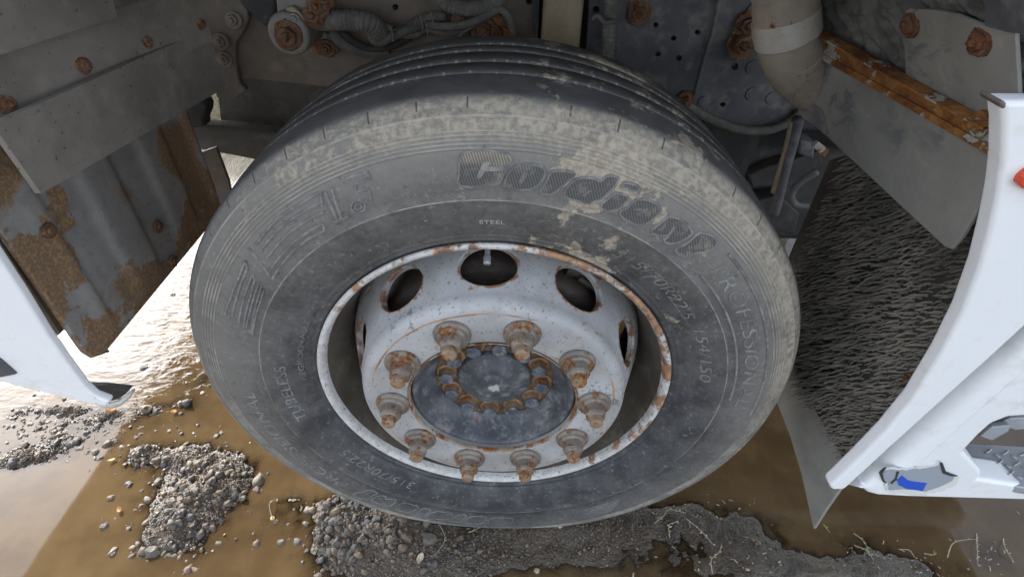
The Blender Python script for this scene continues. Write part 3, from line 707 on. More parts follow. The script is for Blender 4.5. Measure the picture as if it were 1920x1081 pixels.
# disc: profile (r, y) from the well inwards
disc_pts = [(.2612, .110), (.2590, .095), (.2555, .078)]
cone = [(.2555, .078), (.2475, .056), (.2400, .036), (.2320, .015), (.2235, -.0075)]
face = [(.2235, -.0075), (.2213, -.0135), (.2200, -.0185), (.2192, -.0235), (.2168, -.0302), (.2125, -.0360), (.2072, -.0394), (.2020, -.0402), (.1880, -.0402), (.1675, -.0402), (.1500, -.0402), (.1435, -.0400), (.1410, -.0385), (.1402, -.0350), (.1402, -.0200)]
dv = []; df = []
def add_lathe(prof, n):
    k0 = len(dv); m = len(prof)
    for k in range(n):
        a = 2 * math.pi * k / n
        for r, y in prof: dv.append(pol(r, a, y) + W)
    for k in range(n):
        k2 = (k + 1) % n
        for j in range(m - 1): df.append((k0 + k * m + j, k0 + k2 * m + j, k0 + k2 * m + j + 1, k0 + k * m + j + 1))
add_lathe(disc_pts, 200); add_lathe(face, 200)
cs = [0.0]
for a, b in zip(cone[:-1], cone[1:]): cs.append(cs[-1] + math.hypot(b[0] - a[0], b[1] - a[1]))
CL = cs[-1]
def conept(s_, a, inn=0.0):
    r = float(np.interp(s_, cs, [c[0] for c in cone])); y = float(np.interp(s_, cs, [c[1] for c in cone]))
    # inward normal of the cone
    return pol(r - inn * .9, a, y + inn * .42) + W
NH = 10; HR = .0445; PH = R(-2.4)
for h in range(NH):
    ac = PH + h * 2 * math.pi / NH; half = math.pi / NH; sc = CL * .600; rc = .2345
    ring = []; outer = []; NN = 40
    for i in range(NN):
        t = 2 * math.pi * i / NN; cx, sx = math.cos(t), math.sin(t)
        ring.append((sc + HR * .80 * sx, ac + HR * cx / rc))
        # matching point on the sector's boundary rectangle
        wx, wy0, wy1 = half, sc, CL - sc
        ex = half * rc; k = min(ex / abs(cx) if abs(cx) > 1e-6 else 1e9, ((CL - sc) if sx > 0 else sc) / abs(sx) if abs(sx) > 1e-6 else 1e9)
        outer.append((sc + k * sx, ac + k * cx / rc))
    # corners
    def add(p, inn=0.0): dv.append(conept(p[0], p[1], inn)); return len(dv) - 1
    STEPS = 6; rows = []
    for j in range(STEPS + 1):
        t = (j / STEPS) ** 1.3
        rows.append([add((ring[i][0] + (outer[i][0] - ring[i][0]) * t, ring[i][1] + (outer[i][1] - ring[i][1]) * t)) for i in range(NN)])
    e1 = [add(ring[i], .004) for i in range(NN)]; e2 = [add(ring[i], .011) for i in range(NN)]
    for i in range(NN):
        i2 = (i + 1) % NN
        for j in range(STEPS): df.append((rows[j][i], rows[j][i2], rows[j + 1][i2], rows[j + 1][i]))
        df.append((e1[i], e1[i2], rows[0][i2], rows[0][i])); df.append((e2[i], e2[i2], e1[i2], e1[i]))
    # corner triangles of the sector
    for (ss, sa) in ((0, -1), (0, 1), (CL, -1), (CL, 1)):
        c = add((ss, ac + sa * half)); cand = sorted(range(NN), key=lambda i: (outer[i][0] - ss) ** 2 + ((outer[i][1] - ac - sa * half) * rc) ** 2)[:2]
        i, j = cand
        df.append((rows[STEPS][i], rows[STEPS][j], c))
disc = link("wheel_disc", dv, df, MT['disc'], rim, smooth=True, origin=W)
bm = bmesh.new(); bm.from_mesh(disc.data); bmesh.ops.remove_doubles(bm, verts=bm.verts, dist=1e-5); bmesh.ops.recalc_face_normals(bm, faces=bm.faces); bm.to_mesh(disc.data); bm.free()
disc.data.polygons.foreach_set("use_smooth", [True] * len(disc.data.polygons))
# rusty ring around the bore
lathe("bore_edge", [(.1406, -.0404), (.1400, -.0412), (.1384, -.0409), (.1376, -.0390), (.1372, -.0340)], MT['rustedge'], rim, n=160)

def nut_mesh():
    mb = MB()
    ax = (0, -1, 0)
    mb.prism((0, 0, 0), ax, [(0, .0285), (.0035, .0285), (.0060, .0270), (.0075, .0255)], 28, mi=0)         # flange washer
    mb.prism((0, 0, 0), ax, [(.0065, .0225), (.0105, .0215), (.0125, .0188)], 24, mi=0)
    mb.prism((0, 0, 0), ax, [(.0100, .0182), (.0260, .0180), (.0305, .0158)], 6, mi=0)
    mb.prism((0, 0, 0), ax, [(.0290, .0148), (.0310, .0140), (.0320, .0122)], 18, mi=0)
    mb.prism((0, 0, 0), ax, [(.0300, .0114), (.0425, .0112), (.0450, .0090)], 16, mi=1)
    return mb
nmb = nut_mesh()
nut0 = None
for k in range(10):
    a = R(36 * k - 18 - 2.9) ; p = pol(.1675, a, -.0402) + W
    if nut0 is None:
        nut0 = link("lug_nut", [v for v in nmb.v], nmb.f, None, None, origin=(0, 0, 0), mats=[MT['nut'], MT['stud']], fm=nmb.fm)
        b = nut0.modifiers.new("edge", 'BEVEL'); b.width = .0012; b.segments = 2; b.limit_method = 'ANGLE'; b.angle_limit = R(30); o = nut0
    else: o = nut0.copy(); COL.objects.link(o)
    o.parent = rim; o.location = p - world_loc(rim); o.rotation_euler = (0, random.uniform(0, 1.0), 0)
# valve stem behind the top hand hole
v_, f_ = tube_geo([pol(.262, R(-2.6), .100) + W, pol(.258, R(-2.6), .060) + W, pol(.246, R(-2.6), .030) + W], .0042, 10)
valve = link("valve_stem", v_, f_, MT['stepmetal'], rim, smooth=True)
v_, f_ = tube_geo([pol(.247, R(-2.6), .033) + W, pol(.2425, R(-2.6), .0215) + W], .0056, 10)
link("valve_cap", v_, f_, MT['stepmetal'], rim, smooth=True)

# ---- hub
hub = lathe("wheel_hub", [(.1398, -.006), (.1365, -.0270), (.1335, -.0275), (.1300, -.0240), (.1270, -.0165), (.1210, -.0040), (.1130, .0070), (.1060, .0130), (.1030, .0150)], MT['hub'], truck, n=120)
lathe("hub_flange", [(.1030, .0150), (.1020, .0180), (.0985, .0190), (.060, .0190)], MT['hubrust'], hub, n=96)
lathe("hub_cap", [(.0640, .0190), (.0630, .0110), (.0600, .0090), (.0540, .0070), (.0400, -.0010), (.0280, -.0045), (.0265, -.0030), (.0245, -.0050), (.0120, -.0065), (.0001, -.0068)], MT['hub'], hub, n=80)
sp = []; 
for i in range(14):
    a = 2 * math.pi * i / 14; q = .0085 * random.uniform(.6, 1.3); sp.append(Vector((.002 + q * math.cos(a) * 1.2, -.0074, -.002 + q * math.sin(a))) + W)
v_, f_ = slab(sp, (0, 1, 0), .0022); link("paint_splash", v_, f_, MT['pale'], hub)
hb = MB(); hb.prism((0, 0, 0), (0, -1, 0), [(0, .0180), (.0025, .0180), (.0030, .0165)], 18, mi=1); hb.prism((0, 0, 0), (0, -1, 0), [(.002, .0142), (.0165, .0142)], 6, mi=1, cap=False); hb.prism((0, 0, 0), (0, -1, 0), [(.0165, .0142), (.0200, .0128)], 6, mi=0)
hb0 = None
for k in range(12):
    a = R(30 * k + 15 - 9)
    if hb0 is None:
        hb0 = link("hub_bolt", hb.v, hb.f, None, None, origin=(0, 0, 0), mats=[MT['hubbolt'], MT['hubside']], fm=hb.fm); o = hb0
        b = hb0.modifiers.new("edge", 'BEVEL'); b.width = .001; b.segments = 2; b.limit_method = 'ANGLE'; b.angle_limit = R(30)
    else: o = hb0.copy(); COL.objects.link(o)
    o.parent = hub; o.location = pol(.0830, a, .0190) + W - world_loc(hub); o.rotation_euler = (0, random.uniform(0, 1), 0)
# unseen ring added to stop sunlight entering between rim well and drum
lathe("sun_block_ring", [(.214, .225), (.263, .228)], MT['drum'], truck, n=64)
# ---- brake parts seen through the hand holes
drum = lathe("brake_drum", [(.150, .050), (.200, .052), (.212, .060), (.216, .075), (.216, .26), (.06, .27)], MT['drum'], truck, n=80)
for (a, r0, y0) in ((34, .236, .085),):
    c = pol(r0, R(a), y0) + W; cal = MB()
    cal.prism(c + Vector((-.02, 0, 0)), (1, .1, -.2), [(0, .016), (.035, .018), (.04, .012)], 10)
    cal.prism(c + Vector((.0, -.015, -.012)), (.7, 0, -.5), [(0, .006), (.05, .006)], 8)
    cal.prism(c + Vector((.03, -.01, -.004)), (0, -1, .1), [(0, .009), (.014, .009)], 6)
    cal.link("brake_caliper", MT['drum'], truck, bevel=.0015)

# ------------------------------------------------------------------ cab shell above (real body: shades the arch, mirrors in the water)
YO = -.10   # outer plane of the side panels
cb = MB()
cb.box((-2.02, -.085, 1.20), (2.10, 2.35, 2.95))
cb.box((-.95, .62, 1.06), (2.10, 2.35, 1.199))
cb.link("cab", MT['white'], truck, bevel=.085, seg=4)
for xa, xb in ((-1.0, -.62), (.66, 1.75)):
    far = MB(); far.box((xa, 2.25, .40), (xb, 2.32, 1.058)); far.link("far_side_panel", MT['white'], truck, bevel=.01)
# arch roof sheet
arch = MB(); arch.box((-.62, -.07, 1.14), (.62, .60, 1.165)); arch.link("arch_roof", MT['liner'], truck)

# ------------------------------------------------------------------ right side: flare, side panel, step
fl_l = [(1877, 190), (1882, 235), (1880, 300), (1872, 360), (1858, 425), (1838, 500), (1806, 585), (1765, 665), (1712, 750), (1660, 812), (1610, 862), (1568, 902), (1556, 912), (1560, 919)]
fl_r = [(1584, 918), (1612, 893), (1690, 822), (1780, 741), (1860, 670), (1930, 606), (2060, 470), (2140, 380), (2140, 190)]
flare = plate("fender_flare", fl_l + fl_r, lambda x, y: aty(x, y, -.112), .026, MT['white'], truck, bevel=.006, seg=3)
cre = [(1590, 914), (1612, 893), (1690, 822), (1780, 741), (1860, 670), (1930, 606), (2060, 470), (2140, 380)]
NR = 9; shv = []
for k in range(NR):
    t = k / (NR - 1)
    for i, (x, y) in enumerate(cre): shv.append(aty(x - 6 + (42 if i else 32) * t, y - 8 + (52 if i > 1 else 26 if i else 8) * t, -.078 - .0262 * math.sin(t * math.pi / 2)))
nc = len(cre); shoulder = link("panel_shoulder", shv, [(k * nc + i, k * nc + i + 1, (k + 1) * nc + i + 1, (k + 1) * nc + i) for k in range(NR - 1) for i in range(nc - 1)], MT['white'], truck, smooth=True)
body_o = [(1613, 908), (1640, 909), (1672, 906), (1724, 864), (1814, 783), (1894, 712), (1964, 648), (2096, 512), (2176, 420), (2140, 775), (1960, 782), (1925, 781), (1890, 783), (1862, 794), (1838, 815), (1808, 847), (1826, 866), (1842, 884), (1841, 892), (1834, 898), (1920, 911), (2140, 936), (2140, 962), (1920, 938), (1700, 932), (1645, 929), (1626, 924), (1617, 916)]
body = plate("side_panel", body_o, lambda x, y: aty(x, y, -.104), .05, MT['white'], truck, bevel=.008, seg=4)
trim_pts = [aty(x - 3, y - 1, -.098) for x, y in fl_l[1:-2]]
tube("arch_edge_trim", trim_pts, .0058, MT['blackrub_shade'], flare, n=8)
plate("side_reflector", [(1910, 346), (1918, 332), (1938, 318), (1985, 306), (1985, 374), (1938, 362), (1918, 354)], lambda x, y: aty(x, y, -.121), .012, MT['lens'], truck, bevel=.002)
plate("flare_end_cap", [(1873, 192), (1882, 189), (1889, 194), (1885, 206), (1876, 202)], lambda x, y: aty(x, y, -.120), .03, MT['bracket'], flare, bevel=.002)
# step tread with raised bars
st_z = .335
step = plate("step_plate", [(1800, 838), (1812, 829), (1925, 836), (2140, 850), (2140, 940), (1920, 914), (1842, 900), (1846, 886)], lambda x, y: aty(x, y, -.098 + (905 - y) * .0010), .02, MT['stepmetal'], truck, bevel=.003)
for i in range(9):
    for j in range(3):
        px, py = 1848 + i * 16 + j * 5, 848 + j * 19 + i * 1.4
        sgn = 1 if (i + j) % 2 else -1
        a = aty(px, py, -.1005 + (905 - py) * .0010); b = aty(px + 10, py + 7 * sgn, -.1005 + (905 - py - 7 * sgn) * .0010)
        v, f = tube_geo([a, (a + b) / 2 + Vector((0, -.0012, .0005)), b], .0017, 6, dens=2); link("tread_bar", v, f, MT['stepmetal'], step, smooth=True)
plate("step_bracket", [(1838, 818), (1860, 800), (1895, 797), (1892, 808), (1860, 826)], lambda x, y: aty(x, y, -.03), .01, MT['stepmetal'], truck, bevel=.002)
plate("step_bracket", [(1866, 796), (1895, 784), (1960, 782), (1960, 800), (1905, 806)], lambda x, y: aty(x, y, -.01), .012, MT['stepmetal'], truck, bevel=.002)
# weathered, torn sticker on the sill: just film, no picture
def jag(pts, amp, n=5):
    out = []
    for i in range(len(pts)):
        a, b = pts[i], pts[(i + 1) % len(pts)]
        for k in range(n):
            t = k / n; out.append((a[0] + (b[0] - a[0]) * t + random.uniform(-amp, amp), a[1] + (b[1] - a[1]) * t + random.uniform(-amp, amp)))
    return out
sl = lambda d: (lambda x, y: aty(x, y, -.1062 - d))
sk = [(1648, 886), (1662, 876), (1700, 878), (1735, 874), (1766, 868), (1774, 882), (1800, 892), (1794, 908), (1770, 918), (1740, 926), (1738, 930), (1700, 926), (1662, 922), (1660, 904)]
sticker = plate("torn_sticker", jag(sk, 1.6), sl(.0), .0021, MT['sticker_back'], truck)
plate("sticker_film", jag([(1664, 881), (1700, 881), (1732, 878), (1762, 872), (1768, 886), (1790, 896), (1764, 912), (1736, 920), (1700, 916), (1668, 918), (1664, 903), (1652, 894)], 1.5), sl(.0011), .0013, MT['sticker_grey'], sticker)
plate("sticker_band", jag([(1682, 899), (1692, 892), (1706, 901), (1738, 906), (1730, 920), (1702, 916), (1686, 909)], .8, 3), sl(.0022), .0011, MT['sticker_blue'], sticker)
for q in ([(1648, 886), (1656, 878), (1662, 876), (1655, 887), (1658, 900), (1664, 906), (1655, 903)], [(1762, 866), (1768, 868), (1774, 884), (1796, 892), (1786, 893), (1768, 887)], [(1682, 884), (1686, 884), (1681, 899), (1672, 907), (1670, 905), (1679, 897)]):
    plate("sticker_edge", q, sl(.0024), .0012, MT['sticker_dark'], sticker)

# ------------------------------------------------------------------ right side: arch liner, angle bar, flap, spray mat
def plane3(a, b, c): n = (b - a).cross(c - a).normalized(); return lambda x, y: onpl(x, y, a, n)
bar_a, bar_b = aty(1535, 80, .30), aty(1875, 258, -.075)
ftip = aty(1780, 468, -.07)
pf = plane3(bar_a, bar_b, ftip)
flap = plate("rubber_flap", [(1530, 92), (1700, 190), (1874, 278), (1876, 300), (1868, 322), (1830, 400), (1800, 448), (1783, 468), (1770, 462), (1690, 388), (1600, 303), (1545, 252), (1506, 222), (1496, 210), (1505, 170)], pf, .006, MT['flap'], truck, bevel=.0015)
pb = lambda x, y: pf(x, y) - pf(1700, 190).__class__(pf_n) * .0 if False else pf(x, y)
nf = (bar_b - bar_a).cross(ftip - bar_a).normalized()
if nf.dot(bar_a - CAM) > 0: nf = -nf      # towards the viewer
def off(fn, d): return lambda x, y: fn(x, y) + nf * d
bar = plate("angle_bar", [(1532, 52), (1545, 56), (1700, 140), (1876, 236), (1882, 286), (1872, 286), (1690, 184), (1538, 102)], off(pf, .004), .006, MT['anglebar'], truck, bevel=.0015)
ub = [(1532, 50), (1545, 54), (1700, 138), (1880, 232)]
e1 = [off(pf, .0045)(*p) for p in ub]; e2 = [off(pf, .020)(p[0] + 1, p[1] + 1) for p in ub]; e3 = [off(pf, .020)(p[0] + 1, p[1] + 5) for p in ub]; e4 = [off(pf, .0045)(p[0], p[1] + 5) for p in ub]
fv = e1 + e2 + e3 + e4; n4 = len(ub); ff = []
for i in range(n4 - 1):
    for q in range(4): ff.append((q * n4 + i, q * n4 + i + 1, ((q + 1) % 4) * n4 + i + 1, ((q + 1) % 4) * n4 + i))
link("bar_flange", fv, ff, MT['anglebar'], bar)
lb = [(1538, 99), (1690, 181), (1872, 282)]
mbx = MB(); v, f = tube_geo([off(pf, .006)(*p) for p in lb], .0045, 6, dens=6); mbx.add(v, f); mbx.link("bar_lip", MT['anglebar'], bar)
# bolts
def bolt(name, p, nrm, r, mat, parent, lump=True, h=None):
    mb = MB(); nrm = Vector(nrm).normalized(); h = h or r * .8
    mb.prism(p, nrm, [(-.003, r * 1.45), (.0015, r * 1.45), (.003, r * 1.3)], 16)
    mb.prism(p, nrm, [(.002, r * .98), (h * .8, r * .95), (h, r * .75)], 6, rot=random.uniform(0, 1))
    if lump: mb.prism(p, nrm, [(h * .7, r * .45), (h * 1.35, r * .42), (h * 1.5, r * .3)], 10)
    if mat is MT['rusthead'] or mat is MT['anglebar']:
        for q in mb.v: q += Vector((random.gauss(0, .07), random.gauss(0, .07), random.gauss(0, .07))) * r
    return mb.link(name, mat, parent, bevel=.0012)
bolt("bar_bolt", off(pf, .005)(1848, 231), nf, .0095, MT['anglebar'], bar)
pl2 = plane3(aty(1535, 70, .32), aty(1875, 240, -.065), aty(1920, -40, -.07))
lv = []; NU, NV = 110, 80
for j in range(NV + 1):
    for i in range(NU + 1):
        x = 1520 + 440 * i / NU; y = -60 + 310 * j / NV
        p = pl2(x, min(y, 55 + (x - 1520) * .55)); q = Vector((p.y * 1.0 + p.z * .8, p.z * 2.6 - p.y * 1.4, p.x)) * 14
        d = 1 - abs(mnoise.noise(q)) * 2; d = .011 * d + .006 * mnoise.noise(q * 3.1) + .0025 * mnoise.noise(q * 9)
        lv.append(p - nf * (.020 - d))
lin_up = link("arch_liner", lv, [(j * (NU + 1) + i, j * (NU + 1) + i + 1, (j + 1) * (NU + 1) + i + 1, (j + 1) * (NU + 1) + i) for j in range(NV) for i in range(NU)], MT['foam'], truck, smooth=True)
def off2(d): return lambda x, y: pl2(x, y) + nf * d
patch = plate("liner_patch", [(1704, 20), (1712, 15), (1760, 18), (1800, 26), (1835, 40), (1865, 52), (1912, 60), (1915, 110), (1922, 240), (1876, 234), (1800, 196), (1704, 142), (1702, 90)], off2(.004), .004, MT['flap'], truck, bevel=.001)
plate("liner_patch", [(1860, -40), (1960, -40), (1960, 64), (1905, 58), (1862, 46)], off2(.008), .003, MT['framedark'], truck, bevel=.001)
for x, y in ((1716, 44), (1847, 76)): bolt("liner_bolt", off2(.004)(x, y), nf, .0105, MT['rusthead'], patch)
# spray mat with bristles
MX = .620
mat_o = [(1556, 300), (1600, 285), (1900, 300), (1905, 440), (1850, 560), (1760, 700), (1640, 840), (1594, 878), (1586, 868), (1500, 720), (1478, 660), (1470, 560), (1480, 478)]
fm_ = lambda x, y: atx(x, y, MX)
mo = [fm_(*p) for p in mat_o]; mo = [Vector((p.x, min(.345, max(-.092, p.y)), p.z)) for p in mo]
v, f = slab(mo, (1, 0, 0), .008)
mat_ = link("spray_mat", v, f, MT['mat'], truck)
poly2 = [(p.y, p.z) for p in mo]
def inside(y, z):
    c = False; j = len(poly2) - 1
    for i in range(len(poly2)):
        (yi, zi), (yj, zj) = poly2[i], poly2[j]
        if (zi > z) != (zj > z) and y < (yj - yi) * (z - zi) / (zj - zi) + yi: c = not c
        j = i
    return c
bv = []; bf = []; NB = 0
yy = -.09
row = 0
zz = .30
while zz < .92:
    yv = -.09 + (row % 2) * .0035
    while yv < .285:
        y = yv + random.uniform(-.0022, .0022); z = zz + random.uniform(-.0022, .0022) - yv * .10
        clog = mnoise.noise(Vector((3.1, y * 16, z * 16)), noise_basis='PERLIN_NEW')
        if inside(y, z) and random.random() < (.97 if clog < .20 else .55):
            L = random.uniform(.015, .028) * (1 if y > .04 else .7); w = random.uniform(.0013, .0025)
            d = Vector((-1, .22 * mnoise.noise(Vector((9, y * 11, z * 11)), noise_basis='PERLIN_NEW') + random.gauss(.10, .16), random.gauss(-.08, .12))).normalized()
            p0 = Vector((MX + .001, y, z)); p1 = p0 + d * L * .55; p2 = p0 + d * L + Vector((0, random.gauss(0, .002), -L * random.uniform(.15, .4)))
            up = Vector((0, random.gauss(0, .25), 1)); k = len(bv)
            for p, ww in ((p0, w * 1.3), (p1, w), (p2, w * .45)): bv += [p + up * ww, p - up * ww, p + Vector((0, -ww, 0))]
            for i in range(2):
                for q in range(3):
                    q2 = (q + 1) % 3; bf.append((k + i * 3 + q, k + i * 3 + q2, k + i * 3 + 3 + q2, k + i * 3 + 3 + q))
            NB += 1
        yv += .0074
    zz += .0092; row += 1
br = link("bristles", bv, bf, MT['bristle'], mat_); tag(br, kind="stuff")
# plain lower flap behind the mat
lf = [(1440, 640), (1446, 700), (1456, 752), (1482, 820), (1503, 890), (1516, 950), (1525, 990), (1545, 958), (1570, 922), (1610, 870), (1640, 800), (1560, 640)]
plate("mud_flap", lf, lambda x, y: atx(x, y, MX + .014), .006, MT['lowflap'], truck, bevel=.001)
bolt("mat_bolt", atx(1711, 709, MX - .002), (-1, 0, 0), .010, MT['rusthead'], mat_)
# bracket behind flap edge
plate("flap_bracket", [(1820, 390), (1850, 350), (1868, 330), (1866, 400), (1848, 432)], lambda x, y: aty(x, y, -.04), .01, MT['post'], truck)

# ------------------------------------------------------------------ left side: rear mudguard bands, rusty shield, side skirt
def band(name, prof, y0, y1, mat, th=.008, y1b=None, n=10):
    """rubber sheet: profile (x, z) swept along the axle direction with slight waviness"""
    v = []; f = []; m = len(prof)
    for k in range(n + 1):
        t = k / n
        for j, (x, z) in enumerate(prof):
            yy = y0 + ((y1b if y1b and j == m - 1 else y1) - y0) * t
            wv = .0025 * math.sin(t * 7 + j * 1.3)
            v.append((x + wv, yy, z + wv))
    for k in range(n):
        for j in range(m - 1): f.append((k * m + j, k * m + j + 1, (k + 1) * m + j + 1, (k + 1) * m + j))
    o = link(name, v, f, mat, truck, smooth=True)
    s_ = o.modifiers.new("thick", 'SOLIDIFY'); s_.thickness = th; s_.offset = 0
    return o
# corner sight lines fix where each band ends: (outer edge px, inner edge px)
def edge(pxo, pxi, yo, yi): return aty(*pxo, yo), aty(*pxi, yi)
def quad_sheet(name, rows, mat, th=.008, n=8):
    """rows: list of (outer point, inner point) from the top edge to the bottom edge"""
    v = []; f = []
    for (a, b) in rows:
        for k in range(n + 1):
            t = k / n; p = a.lerp(b, t) + Vector((.002, 0, .002)) * .3 * math.sin(t * 6 + len(rows)); v.append(p)
    m = n + 1
    for r in range(len(rows) - 1):
        for k in range(n): f.append((r * m + k, r * m + k + 1, (r + 1) * m + k + 1, (r + 1) * m + k))
    o = link(name, v, f, mat, truck, smooth=False); s_ = o.modifiers.new("thick", 'SOLIDIFY'); s_.thickness = th; s_.offset = 0
    return o
def lerp_rows(top, bot, n=4, sag=Vector((0, 0, 0))):
    return [(top[0].lerp(bot[0], t) + sag * math.sin(math.pi * t), top[1].lerp(bot[1], t) + sag * math.sin(math.pi * t)) for t in np.linspace(0, 1, n)]
c_bot = edge((72, 362), (415, 166), -.085, .30); c_top = edge((-20, 232), (388, 52), -.088, .30)
b_bot = edge((-30, 278), (395, 75), -.075, .290); b_top = edge((-140, 130), (368, -30), -.075, .290)
a_bot = edge((-60, 118), (215, 32), -.065, .12); a_top = edge((-160, -60), (190, -70), -.065, .12)
band_c = quad_sheet("mudguard_lower_band", lerp_rows(c_top, c_bot), MT['liner'])
band_b = quad_sheet("mudguard_middle_band", lerp_rows(b_top, b_bot), MT['liner'])
band_a = quad_sheet("mudguard_upper_band", lerp_rows(a_top, a_bot), MT['liner'])
nb = ((b_bot[1] - b_bot[0]).cross(b_top[0] - b_bot[0])).normalized()
if nb.dot(b_bot[0] - CAM) > 0: nb = -nb
pbn = lambda x, y: onpl(x, y, b_bot[0], nb) + nb * .005
for x, y in ((4, 196), (150, 123), (268, 77), (369, 44)): bolt("mudguard_bolt", pbn(x, y), nb, .0072, MT['rusthead'], band_b)

# corrugated shield
SX = -.600
sv_ = []; sf_ = []; NY, NZ = 120, 24
y0s, y1s, z0s, z1s = -.072, .372, .574, .93
for j in range(NZ + 1):
    for i in range(NY + 1):
        y = y0s + (y1s - y0s) * i / NY; z = z0s + (z1s - z0s) * j / NZ
        # rounded lower outer corner
        rc_ = .035
        if z < z0s + rc_ and y < y0s + rc_:
            dz = (z0s + rc_ - z) / rc_; lim = y0s + rc_ - rc_ * math.sqrt(max(0, 1 - dz * dz)); y = max(y, lim)
        u = (y - y0s) / (y1s - y0s) * 6.2
        x = SX + .0042 * min(1, (z - z0s) / .06) * (math.tanh(3.0 * math.sin(2 * math.pi * u * .5)) if u > .55 else 0) * min(1, max(0, (u - .55) / .4))
        sv_.append((x, y, z))
for j in range(NZ):
    for i in range(NY): sf_.append((j * (NY + 1) + i, j * (NY + 1) + i + 1, (j + 1) * (NY + 1) + i + 1, (j + 1) * (NY + 1) + i))
shield = link("rusty_shield", sv_, sf_, MT['shield'], truck, smooth=True, origin=(SX, .1715, z0s))
s_ = shield.modifiers.new("thick", 'SOLIDIFY'); s_.thickness = .007; s_.offset = -1
for x, y in ((297, 425), (92, 432), (325, 490)): bolt("shield_bolt", atx(x, y, SX + .006), (1, 0, 0), .0075, MT['rusthead'], shield, lump=False, h=.006)
# dark return behind the shield's outer edge
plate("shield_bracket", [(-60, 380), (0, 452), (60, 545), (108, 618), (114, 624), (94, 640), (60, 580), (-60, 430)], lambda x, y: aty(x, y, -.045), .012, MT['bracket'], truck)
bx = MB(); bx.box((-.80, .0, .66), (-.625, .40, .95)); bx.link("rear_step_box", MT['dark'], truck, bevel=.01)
# white side skirt behind the wheel
sk_o = [(-160, 268), (-60, 400), (0, 489), (40, 550), (88, 628), (135, 694), (158, 725), (178, 743), (205, 753), (200, 762), (170, 758), (90, 738), (0, 716), (-160, 680)]
plate("side_skirt", sk_o, lambda x, y: aty(x, y, -.100), .014, MT['white'], truck, bevel=.004, seg=3,
      holes=())
plate("skirt_step", [(-40, 650), (0, 676), (30, 702), (0, 708), (-40, 706)], lambda x, y: aty(x, y, -.104), .01, MT['framedark'], truck, bevel=.002)
lipv = []; lo = [(176, 741), (190, 750), (205, 754), (222, 750), (238, 738), (247, 727)]
li = [(178, 754), (192, 760), (206, 763), (224, 757), (240, 744), (249, 730)]
ys = [-.098, -.094, -.088, -.078, -.064, -.048]
P1 = [aty(*p, y) for p, y in zip(lo, ys)]; P2 = [aty(*p, y) for p, y in zip(li, ys)]; k = len(lo)
o = link("skirt_lip", P1 + P2, [(i, i + 1, k + i + 1, k + i) for i in range(k - 1)], MT['cream'], truck, smooth=True); s_ = o.modifiers.new("thick", 'SOLIDIFY'); s_.thickness = .004
plate("skirt_tip_shade", [(152, 720), (200, 722), (246, 727), (236, 738), (220, 748), (204, 752), (188, 748), (170, 737)], lambda x, y: aty(x, y, -.060), .006, MT['blackrub_shade'], truck)  # black plate standing in for the shaded inside of the curled tip

# ------------------------------------------------------------------ chassis seen above the tyre
YF = .60
fy = lambda y: (lambda px, py: aty(px, py, y))
frame = plate("frame_rail", [(440, 145), (438, 90), (452, 20), (470, -60), (1012, -60), (1008, 0), (1002, 90), (996, 260), (640, 166), (540, 154)], fy(YF), .03, MT['frame'], truck, holes=[(741, 14, 6), (992, 3, 6)], bevel=.002)
plate("frame_flange", [(1000, -60), (1014, -60), (1010, 40), (1006, 100), (1000, 200), (994, 200), (1000, 80)], fy(YF - .02), .02, MT['framedark'], truck)
post = plate("chassis_post", [(1024, -60), (1100, -60), (1096, 0), (1086, 100), (1080, 260), (1004, 260), (1014, 90), (1020, 0)], fy(.50), .06, MT['post'], truck, bevel=.010, seg=3)
rp_holes = [(1230, 47, 5), (1263, 72, 5), (1308, 61, 5), (1234, 102, 5), (1273, 109, 5.5), (1355, 196, 5), (1378, 125, 7), (1423, 86, 5), (1118, 18, 6), (1320, 192, 4)]
rail2 = plate("perforated_frame_plate", [(1108, -60), (1420, -60), (1530, -60), (1530, 200), (1494, 214), (1470, 232), (1440, 240), (1405, 242), (1370, 236), (1330, 222), (1280, 200), (1230, 175), (1150, 250), (1096, 250), (1100, 90)], fy(.56), .02, MT['framedark'], truck, holes=rp_holes, bevel=.0015)
v, f = tube_geo([fy(.552)(1352, -20), fy(.552)(1336, 60), fy(.552)(1318, 120), fy(.552)(1303, 178)], .0045, 8)
link("plate_seam", v, f, MT['framedark'], rail2, smooth=True)
v, f = tube_geo([fy(.552)(1270, 185), fy(.545)(1330, 222), fy(.54)(1390, 243), fy(.54)(1440, 244), fy(.545)(1480, 228), fy(.55)(1502, 208)], .0095, 8)
link("plate_rolled_edge", v, f, MT['hose'], rail2, smooth=True)
for x, y in ((1411, 126), (1410, 176), (1448, 184), (1320, 192)): bolt("rivet", fy(.56)(x, y), (0, -1, 0), .010, MT['framedark'], rail2, lump=False, h=.004)
bolt("frame_bolt", fy(.55)(1392, 82), (0, -1, .1), .022, MT['rusthead'], rail2); bolt("frame_bolt", fy(.55)(1402, 48), (0, -1, .1), .018, MT['rusthead'], rail2)
plate("rusty_tab", [(1378, 100), (1374, 70), (1392, 30), (1412, 5), (1428, 20), (1422, 64), (1404, 102)], fy(.555), .012, MT['bracket'], truck, bevel=.002)
bolt("frame_bolt", fy(.55)(1199, 26), (0, -1, 0), .016, MT['rusthead'], rail2); bolt("frame_bolt", fy(.55)(1284, 190), (0, -1, 0), .014, MT['rusthead'], rail2)
plate("dusty_tab", [(1186, -40), (1180, 20), (1184, 44), (1212, 44), (1215, -40)], fy(.556), .008, MT['frame'], truck)
